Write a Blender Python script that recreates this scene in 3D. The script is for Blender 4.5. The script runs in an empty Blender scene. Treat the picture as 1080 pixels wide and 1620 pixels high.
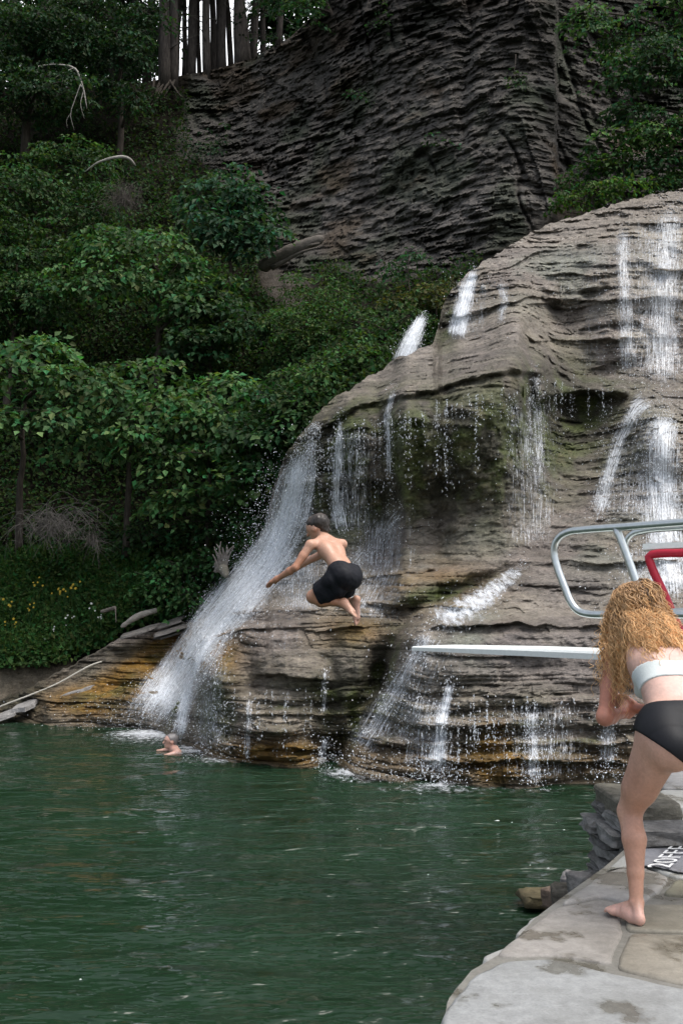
import bpy, math, random
import numpy as np
from mathutils import Vector
random.seed(7)
RNG = np.random.default_rng(11)
SC = bpy.context.scene
COL = SC.collection

# ---------------------------------------------------------------- camera, world, sun, exposure
ZC = 2.3
F = 1575.0
TH = math.atan(150.0 / F)
cam_d = bpy.data.cameras.new('camera')
cam_d.sensor_fit = 'VERTICAL'; cam_d.sensor_height = 36.0; cam_d.lens = 36.0 * F / 1620.0
cam_d.clip_start = 0.05; cam_d.clip_end = 2000
cam = bpy.data.objects.new('camera', cam_d); COL.objects.link(cam)
cam.location = (0, 0, ZC); cam.rotation_euler = (math.pi / 2 + TH, 0, 0)
SC.camera = cam

SUN_EL, SUN_AZ = math.radians(66), math.radians(115)      # azimuth clockwise from +Y (the view direction)
world = bpy.data.worlds.new('World'); SC.world = world; world.use_nodes = True
wn = world.node_tree.nodes; wl = world.node_tree.links
bgn = wn['Background']; sky = wn.new('ShaderNodeTexSky'); sky.sky_type = 'NISHITA'
sky.sun_disc = False; sky.sun_elevation = SUN_EL; sky.sun_rotation = SUN_AZ
sky.air_density = 1.0; sky.dust_density = 4.0; sky.ozone_density = 1.0
hs_ = wn.new('ShaderNodeHueSaturation'); hs_.inputs['Saturation'].default_value = 0.45; wl.new(sky.outputs[0], hs_.inputs['Color'])
# a bright white cloud bank low in the sky behind the ridge
tc_ = wn.new('ShaderNodeTexCoord'); sx_ = wn.new('ShaderNodeSeparateXYZ'); wl.new(tc_.outputs['Generated'], sx_.inputs[0])
mr_ = wn.new('ShaderNodeMapRange'); mr_.inputs[1].default_value = 0.62; mr_.inputs[2].default_value = 0.84; mr_.inputs[3].default_value = 0.0; mr_.inputs[4].default_value = 1.0; wl.new(sx_.outputs[1], mr_.inputs[0])
mx_ = wn.new('ShaderNodeMix'); mx_.data_type = 'RGBA'; wl.new(mr_.outputs[0], mx_.inputs[0]); wl.new(hs_.outputs[0], mx_.inputs[6]); mx_.inputs[7].default_value = (9.0, 9.2, 9.6, 1)
wl.new(mx_.outputs[2], bgn.inputs[0]); bgn.inputs[1].default_value = 0.15
sun_d = bpy.data.lights.new('sun', 'SUN'); sun_d.energy = 1.3; sun_d.angle = math.radians(35); sun_d.color = (1, 0.95, 0.88)
sun = bpy.data.objects.new('sun', sun_d); COL.objects.link(sun)
sdir = Vector((math.sin(SUN_AZ) * math.cos(SUN_EL), math.cos(SUN_AZ) * math.cos(SUN_EL), math.sin(SUN_EL)))
sun.rotation_euler = (-sdir).to_track_quat('-Z', 'Y').to_euler()
SC.view_settings.view_transform = 'Standard'; SC.view_settings.look = 'None'
SC.view_settings.exposure = 0.65; SC.view_settings.gamma = 1.0
SC.cycles.transparent_max_bounces = 24
SC.cycles.max_bounces = 6

# ---------------------------------------------------------------- projection helpers
CT, ST = math.cos(TH), math.sin(TH)
def ray(px, py):
    u = (np.asarray(px, float) - 540.0) / F; v = (810.0 - np.asarray(py, float)) / F
    return u, CT - v * ST, ST + v * CT
def P(px, py, D):
    x, y, z = ray(px, py); s = np.asarray(D, float) / y
    return np.stack([x * s, y * s + 0 * x, ZC + z * s], -1)
def G(px, py, z0=0.0):
    x, y, z = ray(px, py); s = (z0 - ZC) / z
    return np.stack([x * s, y * s + 0 * x, z0 + 0 * s * x], -1)
def Dw(py): return float(G(540, py, 0.0)[1])
def V(px, py, D): return np.array(P(px, py, D), float)

# ---------------------------------------------------------------- noise
def hsh(*a):
    h = np.zeros(np.broadcast(*a).shape, np.uint32)
    for k, v in enumerate(a):
        h = (h ^ (np.asarray(v).astype(np.int64) & 0xffffffff).astype(np.uint32)) * np.uint32(0x9E3779B1)
        h ^= h >> np.uint32(15); h *= np.uint32(0x85EBCA77); h ^= h >> np.uint32(13)
    return (h & np.uint32(0xffffff)).astype(np.float64) / float(0xffffff)
def vnoise(x, y, z, seed=0):
    xi, yi, zi = np.floor(x), np.floor(y), np.floor(z)
    fx, fy, fz = x - xi, y - yi, z - zi
    fx = fx * fx * (3 - 2 * fx); fy = fy * fy * (3 - 2 * fy); fz = fz * fz * (3 - 2 * fz)
    def c(a, b, d): return hsh(xi + a, yi + b, zi + d, np.full_like(xi, seed))
    def mix(a, b, t): return a + (b - a) * t
    return mix(mix(mix(c(0,0,0), c(1,0,0), fx), mix(c(0,1,0), c(1,1,0), fx), fy),
               mix(mix(c(0,0,1), c(1,0,1), fx), mix(c(0,1,1), c(1,1,1), fx), fy), fz)
def fbm(x, y, z, oct=4, seed=0):
    s = 0; a = 1; t = 0
    for o in range(oct):
        s = s + a * (vnoise(x, y, z, seed + o) - 0.5); t += a; a *= 0.5
        x, y, z = x * 2.03, y * 2.03, z * 2.03
    return 2 * s / t
def sstep(a, b, x):
    t = np.clip((x - a) / (b - a), 0, 1); return t * t * (3 - 2 * t)

# ---------------------------------------------------------------- mesh helpers
class MB:
    def __init__(s): s.v = []; s.q = []; s.t = []; s.c = []; s.w = []; s.n = 0
    def add(s, v, q=None, t=None, c=None, w=None):
        v = np.asarray(v, float).reshape(-1, 3); m = len(v)
        if q is not None and len(q): s.q.append(np.asarray(q).reshape(-1, 4) + s.n)
        if t is not None and len(t): s.t.append(np.asarray(t).reshape(-1, 3) + s.n)
        s.v.append(v)
        if c is None: c = (1, 1, 1)
        c = np.asarray(c, float); s.c.append(np.broadcast_to(c, (m, 3)) if c.ndim == 1 else c)
        s.w.append(np.zeros((m, 3)) if w is None else w)
        s.n += m
    def mesh(s, name, mat, smooth=False, weld=False):
        v = np.concatenate(s.v); q = np.concatenate(s.q) if s.q else np.zeros((0, 4), int)
        t = np.concatenate(s.t) if s.t else np.zeros((0, 3), int)
        me = bpy.data.meshes.new(name); me.vertices.add(len(v)); me.vertices.foreach_set('co', v.astype(np.float32).ravel())
        L = np.concatenate([q.ravel(), t.ravel()]).astype(np.int32); me.loops.add(len(L)); me.loops.foreach_set('vertex_index', L)
        nf = len(q) + len(t); me.polygons.add(nf)
        st = np.concatenate([np.arange(len(q)) * 4, len(q) * 4 + np.arange(len(t)) * 3]).astype(np.int32)
        me.polygons.foreach_set('loop_start', st)
        try: me.polygons.foreach_set('loop_total', np.concatenate([np.full(len(q), 4), np.full(len(t), 3)]).astype(np.int32))
        except Exception: pass
        me.polygons.foreach_set('use_smooth', np.full(nf, smooth, dtype=bool))
        me.update(calc_edges=True)
        ca = me.color_attributes.new('Col', 'FLOAT_COLOR', 'POINT')
        cc = np.concatenate([np.concatenate(s.c), np.ones((len(v), 1))], 1); ca.data.foreach_set('color', cc.astype(np.float32).ravel())
        wa = me.attributes.new('wuv', 'FLOAT_VECTOR', 'POINT'); wa.data.foreach_set('vector', np.concatenate(s.w).astype(np.float32).ravel())
        me.materials.append(mat); me.validate()
        return me
    def obj(s, name, mat, parent=None, smooth=False, **kw):
        o = bpy.data.objects.new(name, s.mesh(name, mat, smooth)); COL.objects.link(o)
        if parent: o.parent = parent
        tag(o, **kw); return o
def tag(o, label=None, cat=None, group=None, kind=None):
    if label: o['label'] = label
    if cat: o['category'] = cat
    if group: o['group'] = group
    if kind: o['kind'] = kind
    return o
def thing(name, label, cat, group=None, loc=(0, 0, 0)):
    o = bpy.data.objects.new(name, None); COL.objects.link(o); o.empty_display_size = 0.1
    return tag(o, label, cat, group)
def grid_quads(nr, nc):
    i = np.arange(nr - 1)[:, None] * nc + np.arange(nc - 1)[None, :]
    return np.stack([i, i + 1, i + nc + 1, i + nc], -1).reshape(-1, 4)
def tube(mb, pts, rad, sides=8, c=(1, 1, 1), cap=True):
    pts = np.asarray(pts, float); n = len(pts); rad = np.broadcast_to(np.asarray(rad, float), (n,))
    d = np.gradient(pts, axis=0); d /= np.linalg.norm(d, axis=1)[:, None] + 1e-9
    ref = np.array([0, 0, 1.0]) if abs(d[0][2]) < 0.9 else np.array([1.0, 0, 0])
    a = np.cross(d[0], ref); a /= np.linalg.norm(a); A = [a]
    for i in range(1, n):
        a = A[-1] - d[i] * np.dot(A[-1], d[i]); a /= np.linalg.norm(a) + 1e-9; A.append(a)
    A = np.array(A); B = np.cross(d, A)
    th = np.arange(sides) * 2 * math.pi / sides
    v = pts[:, None] + rad[:, None, None] * (A[:, None] * np.cos(th)[None, :, None] + B[:, None] * np.sin(th)[None, :, None])
    i = np.arange(n - 1)[:, None] * sides; j = np.arange(sides)[None, :]; k = (j + 1) % sides
    q = np.stack([i + j, i + k, i + sides + k, i + sides + j], -1).reshape(-1, 4)
    v = v.reshape(-1, 3); t = None
    if cap:
        v = np.concatenate([v, pts[:1], pts[-1:]]); m = n * sides
        jj = np.arange(sides); kk = (jj + 1) % sides
        t = np.concatenate([np.stack([kk, jj, np.full(sides, m)], -1), np.stack([(n - 1) * sides + jj, (n - 1) * sides + kk, np.full(sides, m + 1)], -1)])
    cc = np.asarray(c, float)
    if cc.ndim == 2: cc = np.concatenate([np.repeat(cc, sides, 0)] + ([cc[:1], cc[-1:]] if cap else []))
    mb.add(v, q, t, cc)
def spline(pts, n):
    pts = np.asarray(pts, float); m = len(pts)
    d = np.concatenate([[0], np.cumsum(np.linalg.norm(np.diff(pts, axis=0), axis=1))]); s = np.linspace(0, d[-1], n)
    tg = np.gradient(pts, d, axis=0) if m > 2 else np.repeat((pts[1:] - pts[:1]) / d[-1], 2, 0)
    i = np.clip(np.searchsorted(d, s, 'right') - 1, 0, m - 2); h = (d[i + 1] - d[i])[:, None]; t = ((s - d[i]) / (d[i + 1] - d[i]))[:, None]
    return ((2*t**3-3*t**2+1)*pts[i] + (t**3-2*t**2+t)*h*tg[i] + (-2*t**3+3*t**2)*pts[i+1] + (t**3-t**2)*h*tg[i+1])
class RBF:
    def __init__(s, pts):
        a = np.array(pts, float); s.p = a[:, :2] / 100; n = len(a)
        K = s.k(s.p[:, None] - s.p[None]) - 1e-3 * np.eye(n); Q = np.concatenate([np.ones((n, 1)), s.p], 1)
        M = np.block([[K, Q], [Q.T, np.zeros((3, 3))]])
        s.w = np.linalg.solve(M, np.concatenate([a[:, 2], np.zeros(3)]))
    def k(s, d): return -np.sqrt((d ** 2).sum(-1) + 0.15)
    def __call__(s, px, py):
        px, py = np.broadcast_arrays(np.asarray(px, float), np.asarray(py, float)); sh = px.shape
        g = np.stack([px.ravel(), py.ravel()], -1) / 100; out = np.empty(len(g))
        for i in range(0, len(g), 20000):
            h = g[i:i+20000]; out[i:i+20000] = s.k(h[:, None] - s.p[None]) @ s.w[:-3] + s.w[-3] + h @ s.w[-2:]
        return out.reshape(sh)
def pl(pts, x):
    a = np.array(pts, float); return np.interp(x, a[:, 0], a[:, 1])

# ---------------------------------------------------------------- materials
def newmat(name):
    m = bpy.data.materials.new(name); m.use_nodes = True
    return m, m.node_tree.nodes, m.node_tree.links, m.node_tree.nodes['Principled BSDF']
def setp(b, **k):
    for kk, v in k.items():
        kk = {'spec': 'Specular IOR Level', 'sss': 'Subsurface Weight', 'rough': 'Roughness', 'metal': 'Metallic', 'base': 'Base Color', 'trans': 'Transmission Weight', 'ior': 'IOR', 'alpha': 'Alpha', 'coat': 'Coat Weight'}[kk]
        b.inputs[kk].default_value = v if not isinstance(v, tuple) else (*v, 1)
def nnoise(N, L, scale, vec=None, detail=6, rough=0.6, stretch=None, attr=None):
    n = N.new('ShaderNodeTexNoise'); n.inputs['Scale'].default_value = scale; n.inputs['Detail'].default_value = detail; n.inputs['Roughness'].default_value = rough
    if vec is None:
        g = N.new('ShaderNodeNewGeometry'); vec = g.outputs['Position']
    if stretch:
        m = N.new('ShaderNodeMapping'); m.inputs['Scale'].default_value = stretch; L.new(vec, m.inputs['Vector']); vec = m.outputs[0]
    L.new(vec, n.inputs['Vector']); return n.outputs['Fac']
def ramp(N, L, fac, a, b, ca=(0, 0, 0), cb=(1, 1, 1)):
    r = N.new('ShaderNodeValToRGB'); r.color_ramp.elements[0].position = a; r.color_ramp.elements[1].position = b
    r.color_ramp.elements[0].color = (*ca, 1); r.color_ramp.elements[1].color = (*cb, 1); L.new(fac, r.inputs[0]); return r.outputs[0]
def mixc(N, L, a, b, fac, mode='MIX'):
    m = N.new('ShaderNodeMix'); m.data_type = 'RGBA'; m.blend_type = mode
    for s, v in ((m.inputs[0], fac), (m.inputs[6], a), (m.inputs[7], b)):
        if isinstance(v, (int, float)): s.default_value = v
        elif isinstance(v, tuple): s.default_value = (*v, 1)
        else: L.new(v, s)
    return m.outputs[2]
def mth(N, L, op, a, b=None, clamp=False):
    m = N.new('ShaderNodeMath'); m.operation = op; m.use_clamp = clamp
    for s, v in ((m.inputs[0], a), (m.inputs[1], b)):
        if v is None: continue
        if isinstance(v, (int, float)): s.default_value = v
        else: L.new(v, s)
    return m.outputs[0]
def bump(N, L, b, h, strength, dist, prev=None):
    n = N.new('ShaderNodeBump'); n.inputs['Strength'].default_value = strength; n.inputs['Distance'].default_value = dist
    L.new(h, n.inputs['Height'])
    if prev is not None: L.new(prev, n.inputs['Normal'])
    L.new(n.outputs[0], b.inputs['Normal']); return n.outputs[0]
def vcol(N): 
    a = N.new('ShaderNodeAttribute'); a.attribute_name = 'Col'; return a.outputs['Color']

def rock_mat(name, rough=(0.35, 0.75), layer=9.0, bd=0.05, var=0.5, spec=0.4, grit=0.8):
    m, N, L, b = newmat(name); c = vcol(N)
    n1 = nnoise(N, L, 1.0, stretch=(3.6, 3.6, layer), detail=9, rough=0.7)
    n2 = nnoise(N, L, 11.0, stretch=(1, 1, 1.6), detail=9, rough=0.75)
    n3 = nnoise(N, L, 2.2, detail=5)
    v1 = ramp(N, L, n1, 0.3, 0.7, (1 - var,) * 3, (1 + var * 0.7,) * 3)
    v2 = ramp(N, L, n2, 0.3, 0.75, (0.55,) * 3, (1.42,) * 3)
    n4 = nnoise(N, L, 26.0, stretch=(1, 1, 2.6), detail=5, rough=0.7); n5 = nnoise(N, L, 5.5, stretch=(1, 1, 2.4), detail=7, rough=0.7)
    c = mixc(N, L, c, v1, 1.0, 'MULTIPLY'); c = mixc(N, L, c, v2, 1.0, 'MULTIPLY')
    c = mixc(N, L, c, ramp(N, L, n4, 0.32, 0.68, (0.62,) * 3, (1.38,) * 3), grit, 'MULTIPLY')
    c = mixc(N, L, c, ramp(N, L, n5, 0.34, 0.44, (0.45, 0.41, 0.34), (1, 1, 1)), grit, 'MULTIPLY')
    L.new(c, b.inputs['Base Color'])
    L.new(ramp(N, L, n3, 0.35, 0.65, (rough[0],) * 3, (rough[1],) * 3), b.inputs['Roughness'])
    setp(b, spec=spec)
    p = bump(N, L, b, n1, 0.8, bd * 1.6); p = bump(N, L, b, n5, 0.7 * grit, bd * 1.4, p); bump(N, L, b, n2, 0.8, bd * 0.6, p)
    return m
M = {}
M['rock'] = rock_mat('wet_layered_rock', spec=0.5, bd=0.06, var=0.35)
M['cliff'] = rock_mat('shale_cliff', rough=(0.8, 0.95), layer=16, bd=0.06, var=0.5, spec=0.15)
M['soil'] = rock_mat('leaf_litter_soil', rough=(0.9, 0.98), layer=2, bd=0.06, var=0.4, spec=0.1)
M['stone'] = rock_mat('flagstone', rough=(0.3, 0.8), layer=1.5, bd=0.006, var=0.22, spec=0.4, grit=0.3)
M['rubble'] = rock_mat('dry_wall_stone', rough=(0.6, 0.9), layer=4, bd=0.02, var=0.4, spec=0.3, grit=0.6)
def leaf_mat(name, trans=0.35, rough=0.45):
    m, N, L, b = newmat(name); c = vcol(N); L.new(c, b.inputs['Base Color']); setp(b, rough=0.6, spec=0.16)
    t = N.new('ShaderNodeBsdfTranslucent'); L.new(mixc(N, L, c, (1.25, 1.3, 0.5), 1.0, 'MULTIPLY'), t.inputs[0])
    mx = N.new('ShaderNodeMixShader'); mx.inputs[0].default_value = trans
    L.new(b.outputs[0], mx.inputs[1]); L.new(t.outputs[0], mx.inputs[2]); L.new(mx.outputs[0], N['Material Output'].inputs[0]); return m
M['leaf'] = leaf_mat('leaf')
def simple(name, base=None, rough=0.6, metal=0, spec=0.5, nscale=None, nvar=0.3, bd=0.0, stretch=None, sss=0):
    m, N, L, b = newmat(name); setp(b, rough=rough, metal=metal, spec=spec)
    c = vcol(N)
    if base: c = mixc(N, L, c, base, 1.0, 'MULTIPLY')
    if nscale:
        n = nnoise(N, L, nscale, stretch=stretch); c = mixc(N, L, c, ramp(N, L, n, 0.3, 0.7, (1 - nvar,) * 3, (1 + nvar,) * 3), 1.0, 'MULTIPLY')
        if bd: bump(N, L, b, n, 0.6, bd)
    L.new(c, b.inputs['Base Color'])
    if sss:
        setp(b, sss=sss); b.inputs['Subsurface Radius'].default_value = (0.012, 0.005, 0.003); b.inputs['Subsurface Scale'].default_value = 1.0
    return m
M['bark'] = simple('bark', None, 0.9, spec=0.15, nscale=6, nvar=0.5, bd=0.04, stretch=(3, 3, 0.6))
M['deadwood'] = simple('weathered_wood', None, 0.85, spec=0.2, nscale=9, nvar=0.35, bd=0.02, stretch=(1, 1, 2))
M['steel'] = simple('brushed_steel', (0.62, 0.66, 0.65), 0.28, 0.9, nscale=30, nvar=0.1)
M['red'] = simple('red_paint', (0.42, 0.008, 0.03), 0.35, nscale=25, nvar=0.12)
M['board'] = simple('white_board_paint', (0.78, 0.82, 0.8), 0.5, nscale=40, nvar=0.06, bd=0.002)
M['skin'] = simple('skin', None, 0.42, spec=0.45, nscale=70, nvar=0.10, bd=0.0012, sss=0.10)
M['black'] = simple('black_swim_fabric', (0.010, 0.011, 0.014), 0.55, spec=0.22, nscale=60, nvar=0.1, bd=0.0008)
M['shorts'] = simple('black_short_fabric', (0.010, 0.011, 0.015), 0.65, spec=0.2, nscale=30, nvar=0.2, bd=0.004)
M['bandeau'] = simple('pale_ribbed_fabric', (0.62, 0.67, 0.66), 0.8, spec=0.2, nscale=160, nvar=0.08, bd=0.001)
M['hair'] = simple('curly_hair', None, 0.42, spec=0.5)
M['rope'] = simple('rope_fibre', (0.5, 0.48, 0.42), 0.9)
M['white_paint'] = simple('white_marking_paint', (0.75, 0.76, 0.76), 0.6, nscale=40, nvar=0.25)
M['flower'] = simple('petal', None, 0.6)

def water_mat():
    m, N, L, b = newmat('green_pool_water'); setp(b, rough=0.06, ior=1.33, spec=0.5)
    n = nnoise(N, L, 0.25, detail=3); L.new(ramp(N, L, n, 0.35, 0.7, (0.0110, 0.028, 0.0140), (0.0155, 0.038, 0.0200)), b.inputs['Base Color'])
    h1 = nnoise(N, L, 1.0, stretch=(1.3, 2.9, 1), detail=3, rough=0.55); h2 = nnoise(N, L, 1.0, stretch=(7, 13, 1), detail=2, rough=0.55)
    p = bump(N, L, b, h1, 1.0, 0.24); bump(N, L, b, h2, 1.0, 0.014, p); return m
M['water'] = water_mat()
def fall_mat(name='falling_water', su=46.0, sv=1.5):
    m, N, L, b = newmat(name); setp(b, base=(0.88, 0.92, 0.97), rough=0.3, spec=0.4)
    a = N.new('ShaderNodeAttribute'); a.attribute_name = 'wuv'; sp = N.new('ShaderNodeSeparateXYZ'); L.new(a.outputs['Vector'], sp.inputs[0])
    cmb = N.new('ShaderNodeCombineXYZ'); L.new(sp.outputs[0], cmb.inputs[0]); L.new(sp.outputs[1], cmb.inputs[1]); g = N.new('ShaderNodeNewGeometry'); 
    n1 = nnoise(N, L, 1.0, vec=cmb.outputs[0], stretch=(su, sv, 1), detail=4, rough=0.65)
    n2 = nnoise(N, L, 1.0, vec=cmb.outputs[0], stretch=(su * 1.8, sv * 7.0, 1), detail=3, rough=0.7)
    s = mth(N, L, 'ADD', mth(N, L, 'MULTIPLY', n1, 0.54), mth(N, L, 'MULTIPLY', n2, 0.46))
    thr = mth(N, L, 'SUBTRACT', 0.76, mth(N, L, 'MULTIPLY', sp.outputs[2], 0.46))
    al = mth(N, L, 'MULTIPLY', mth(N, L, 'SUBTRACT', s, thr), 4.6, True)
    al = mth(N, L, 'MULTIPLY', al, 0.88)
    L.new(al, b.inputs['Alpha']); return m
M['fall'] = fall_mat(); M['foam'] = fall_mat('foam', 9.0, 9.0)
M['drop'] = simple('water_drop', (0.82, 0.87, 0.93), 0.15, spec=0.5)

# ================================================================= WATERFALL ROCK (structure)
BASE = [(-600, 1136), (-40, 1141), (80, 1148), (190, 1152), (255, 1160), (285, 1176), (310, 1188), (340, 1200), (400, 1211), (450, 1213), (500, 1209), (522, 1204), (545, 1214), (590, 1228), (700, 1236), (930, 1241), (1080, 1244), (1500, 1250)]
CREST = [(-600, 1122), (-100, 1118), (0, 1110), (60, 1085), (150, 1035), (200, 1003), (260, 992), (310, 985), (345, 935), (395, 872), (420, 835), (432, 770), (452, 715), (490, 670), (520, 638), (560, 608), (620, 573), (684, 543), (692, 520), (700, 480), (715, 455), (760, 418), (800, 390), (860, 357), (960, 326), (1080, 297), (1250, 262), (1600, 220)]
pts = []
for x, y in BASE: pts.append((x, y, Dw(y))); pts.append((x, y + 70, Dw(y) - 0.25))
pts += [(0, 1112, 21.0), (150, 1060, 20.9), (200, 1005, 21.4), (310, 988, 20.8), (240, 1080, 20.0), (290, 1060, 19.6), (330, 985, 19.9), (360, 930, 19.8), (420, 845, 19.3), (440, 790, 18.7), (452, 720, 18.0), (490, 675, 17.8),
        (312, 1060, 17.4), (320, 1130, 16.4), (345, 1020, 17.2), (385, 990, 16.4), (400, 1080, 15.2), (480, 1060, 14.9), (480, 1000, 15.3), (580, 990, 15.0), (600, 1050, 14.7), (440, 1150, 14.5),
        (650, 1060, 13.9), (700, 1000, 13.9), (850, 990, 13.8), (1000, 990, 13.7), (700, 1100, 13.5), (900, 1100, 13.3), (1080, 1100, 13.2),
        (560, 960, 15.6), (480, 950, 16.2), (430, 940, 17.5), (500, 870, 17.0), (600, 860, 16.6), (700, 930, 15.1), (700, 850, 16.3), (820, 880, 15.6), (900, 850, 15.9), (900, 960, 14.4), (1040, 960, 14.2), (1060, 850, 15.2), (1200, 900, 15),
        (500, 740, 17.3), (560, 760, 16.6), (560, 670, 16.5), (640, 640, 16.2), (640, 760, 16.3), (740, 620, 16.1), (740, 760, 16.2), (820, 620, 16.3), (820, 760, 16.2),
        (540, 635, 17.6), (620, 590, 18.1), (700, 560, 18.3), (760, 540, 18.2), (830, 520, 18.0), (830, 570, 17.0),
        (700, 490, 19.8), (720, 530, 19.0), (760, 430, 20.6), (780, 500, 18.9), (860, 370, 21.6), (860, 420, 20.4), (860, 520, 19.3), (960, 335, 22.0), (960, 380, 20.7), (960, 500, 19.5), (960, 590, 19.1), (1080, 305, 22.4), (1080, 360, 20.9), (1080, 560, 19.3),
        (890, 640, 18.9), (880, 720, 17.8), (870, 800, 16.7), (960, 650, 18.6), (1000, 625, 18.4), (1060, 622, 18.2), (1030, 660, 17.0), (1070, 700, 16.4), (1000, 720, 16.9), (960, 800, 16.4), (1060, 800, 15.9), (1250, 650, 17), (1250, 400, 20.5), (1400, 300, 22.5), (1400, 1000, 14)]
rock_rbf = RBF(pts)
def line_step(px, py, line, amt, w, x0, x1, fade=30):
    l = pl(line, px) + 9 * fbm(px / 40.0, px * 0, px * 0 + 3.1, 3, 5)
    win = sstep(x0 - fade, x0, px) * (1 - sstep(x1, x1 + fade, px))
    return amt * win * sstep(0, w, l - py)
def blocks(x, z, th, ln, seed):
    zz = z / th; i = np.floor(zz); j = np.floor(x / ln + 7 * hsh(i, i * 0 + seed)); return hsh(i, j, i * 0 + seed + 1) - 0.5
def blob(px, py, cx, cy, rx, ry, rot=0.0):
    c, s = math.cos(math.radians(rot)), math.sin(math.radians(rot)); dx, dy = px - cx, py - cy
    return np.exp(-(((dx * c + dy * s) / rx) ** 2 + ((-dx * s + dy * c) / ry) ** 2))
LIP = [(470, 700), (500, 688), (560, 655), (640, 634), (740, 604), (840, 596), (860, 600)]
def rockD0(px, py):
    d = rock_rbf(px, py)
    d = d + line_step(px, py, [(330, 1012), (385, 992), (480, 986), (600, 984)], 0.45, 8, 340, 620)
    d = d + line_step(px, py, [(640, 990), (700, 980), (900, 978), (1100, 985)], 0.28, 7, 660, 1500)
    d = d + line_step(px, py, [(840, 880), (1100, 884)], 0.22, 6, 850, 1500)
    d = d + line_step(px, py, [(440, 950), (520, 962), (640, 955)], 0.25, 7, 450, 600)
    d = d + line_step(px, py, [(540, 905), (650, 915), (720, 895)], 0.22, 8, 540, 700)
    d = d - line_step(px, py, LIP, 0.4, 10, 500, 850, 20) * (1 - sstep(0, 60, pl(LIP, px) - py))     # overhanging lip
    d = d - line_step(px, py, [(850, 640), (900, 632), (980, 625)], 0.7, 12, 855, 985, 15) * (1 - sstep(0, 45, 630 - py))
    for yy, a, x0, x1 in ((1100, 0.12, 600, 1300), (1128, 0.14, 700, 1300), (1150, -0.1, 640, 1300), (1170, 0.15, 560, 1300), (1195, 0.13, 600, 1300), (1215, 0.12, 580, 1300),
                          (1090, 0.2, 420, 590), (1110, -0.12, 420, 570), (1140, 0.15, 400, 540), (1165, -0.08, 390, 540), (1180, 0.14, 360, 520), (1196, 0.15, 380, 520)):
        d = d + line_step(px, py, [(0, yy), (1500, yy + 6)], a, 5, x0, x1)
    for ln, a, dec, x0, x1 in (([(420, 1070), (520, 1078), (600, 1090)], 0.45, 70, 425, 585), ([(330, 1016), (385, 998), (600, 992)], 0.22, 14, 345, 610), ([(660, 1000), (700, 990), (1200, 990)], 0.25, 13, 670, 1400), ([(700, 1122), (1200, 1118)], 0.28, 26, 720, 1400), ([(640, 1152), (1200, 1148)], 0.26, 20, 680, 1400),
                               ([(580, 1180), (1200, 1178)], 0.3, 24, 600, 1400), ([(570, 1207), (1200, 1206)], 0.24, 20, 590, 1400), ([(400, 1128), (560, 1135)], 0.25, 22, 400, 545), ([(380, 1160), (540, 1164)], 0.25, 20, 375, 530), ([(360, 1185), (540, 1188)], 0.25, 18, 355, 525), ([(840, 890), (1200, 892)], 0.28, 12, 850, 1400), ([(480, 968), (640, 962)], 0.2, 10, 450, 620), ([(540, 922), (700, 905)], 0.2, 12, 540, 690), ([(700, 940), (1200, 935)], 0.14, 12, 860, 1300),
                               ([(860, 440), (1200, 425)], 0.25, 22, 880, 1300), ([(840, 480), (1200, 470)], 0.22, 18, 850, 1300), ([(850, 540), (1200, 535)], 0.3, 26, 860, 1300), ([(720, 455), (860, 400), (1000, 375)], 0.22, 18, 760, 1000), ([(720, 500), (830, 470)], 0.25, 18, 730, 840)):
        l = pl(ln, px) + 8 * fbm(px / 45.0, px * 0 + ln[0][1], px * 0, 4, 7); u_ = l - py
        d = d - 0.75 * a * (0.15 + 1.1 * np.clip(fbm(px / 60.0, px * 0 + ln[0][1], px * 0 + 9, 3, 8) + 0.5, 0, 1)) * sstep(x0 - 30, x0, px) * (1 - sstep(x1, x1 + 30, px)) * sstep(0, 3, u_) * (1 - sstep(2, dec, u_))
    # crevice between the two lower blocks and the diagonal undercut above it
    s = pl([(960, 655), (1000, 625), (1080, 590), (1130, 560), (1200, 520)][0:0] or [(960, 655), (1000, 628), (1080, 592), (1130, 560), (1210, 522)], py)
    d = d + 0.38 * np.exp(-((px - s) / 17.0) ** 2) * sstep(940, 985, py)
    d = d + 0.5 * np.exp(-((py - pl([(600, 985), (680, 950), (740, 925), (830, 900)], px)) / 14.0) ** 2) * sstep(590, 640, px) * (1 - sstep(760, 850, px))
    # rib beside the chute on the left
    s2 = pl([(960, 372), (1010, 330), (1070, 292), (1160, 268)], py)
    d = d - 0.35 * np.exp(-((px - s2) / 7.0) ** 2) * sstep(960, 1000, py)
    s3 = pl([(500, 832), (620, 838), (700, 850)], py)
    d = d + 0.4 * np.exp(-((px - s3) / 12.0) ** 2) * sstep(490, 530, py) * (1 - sstep(640, 700, py))
    return d
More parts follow.
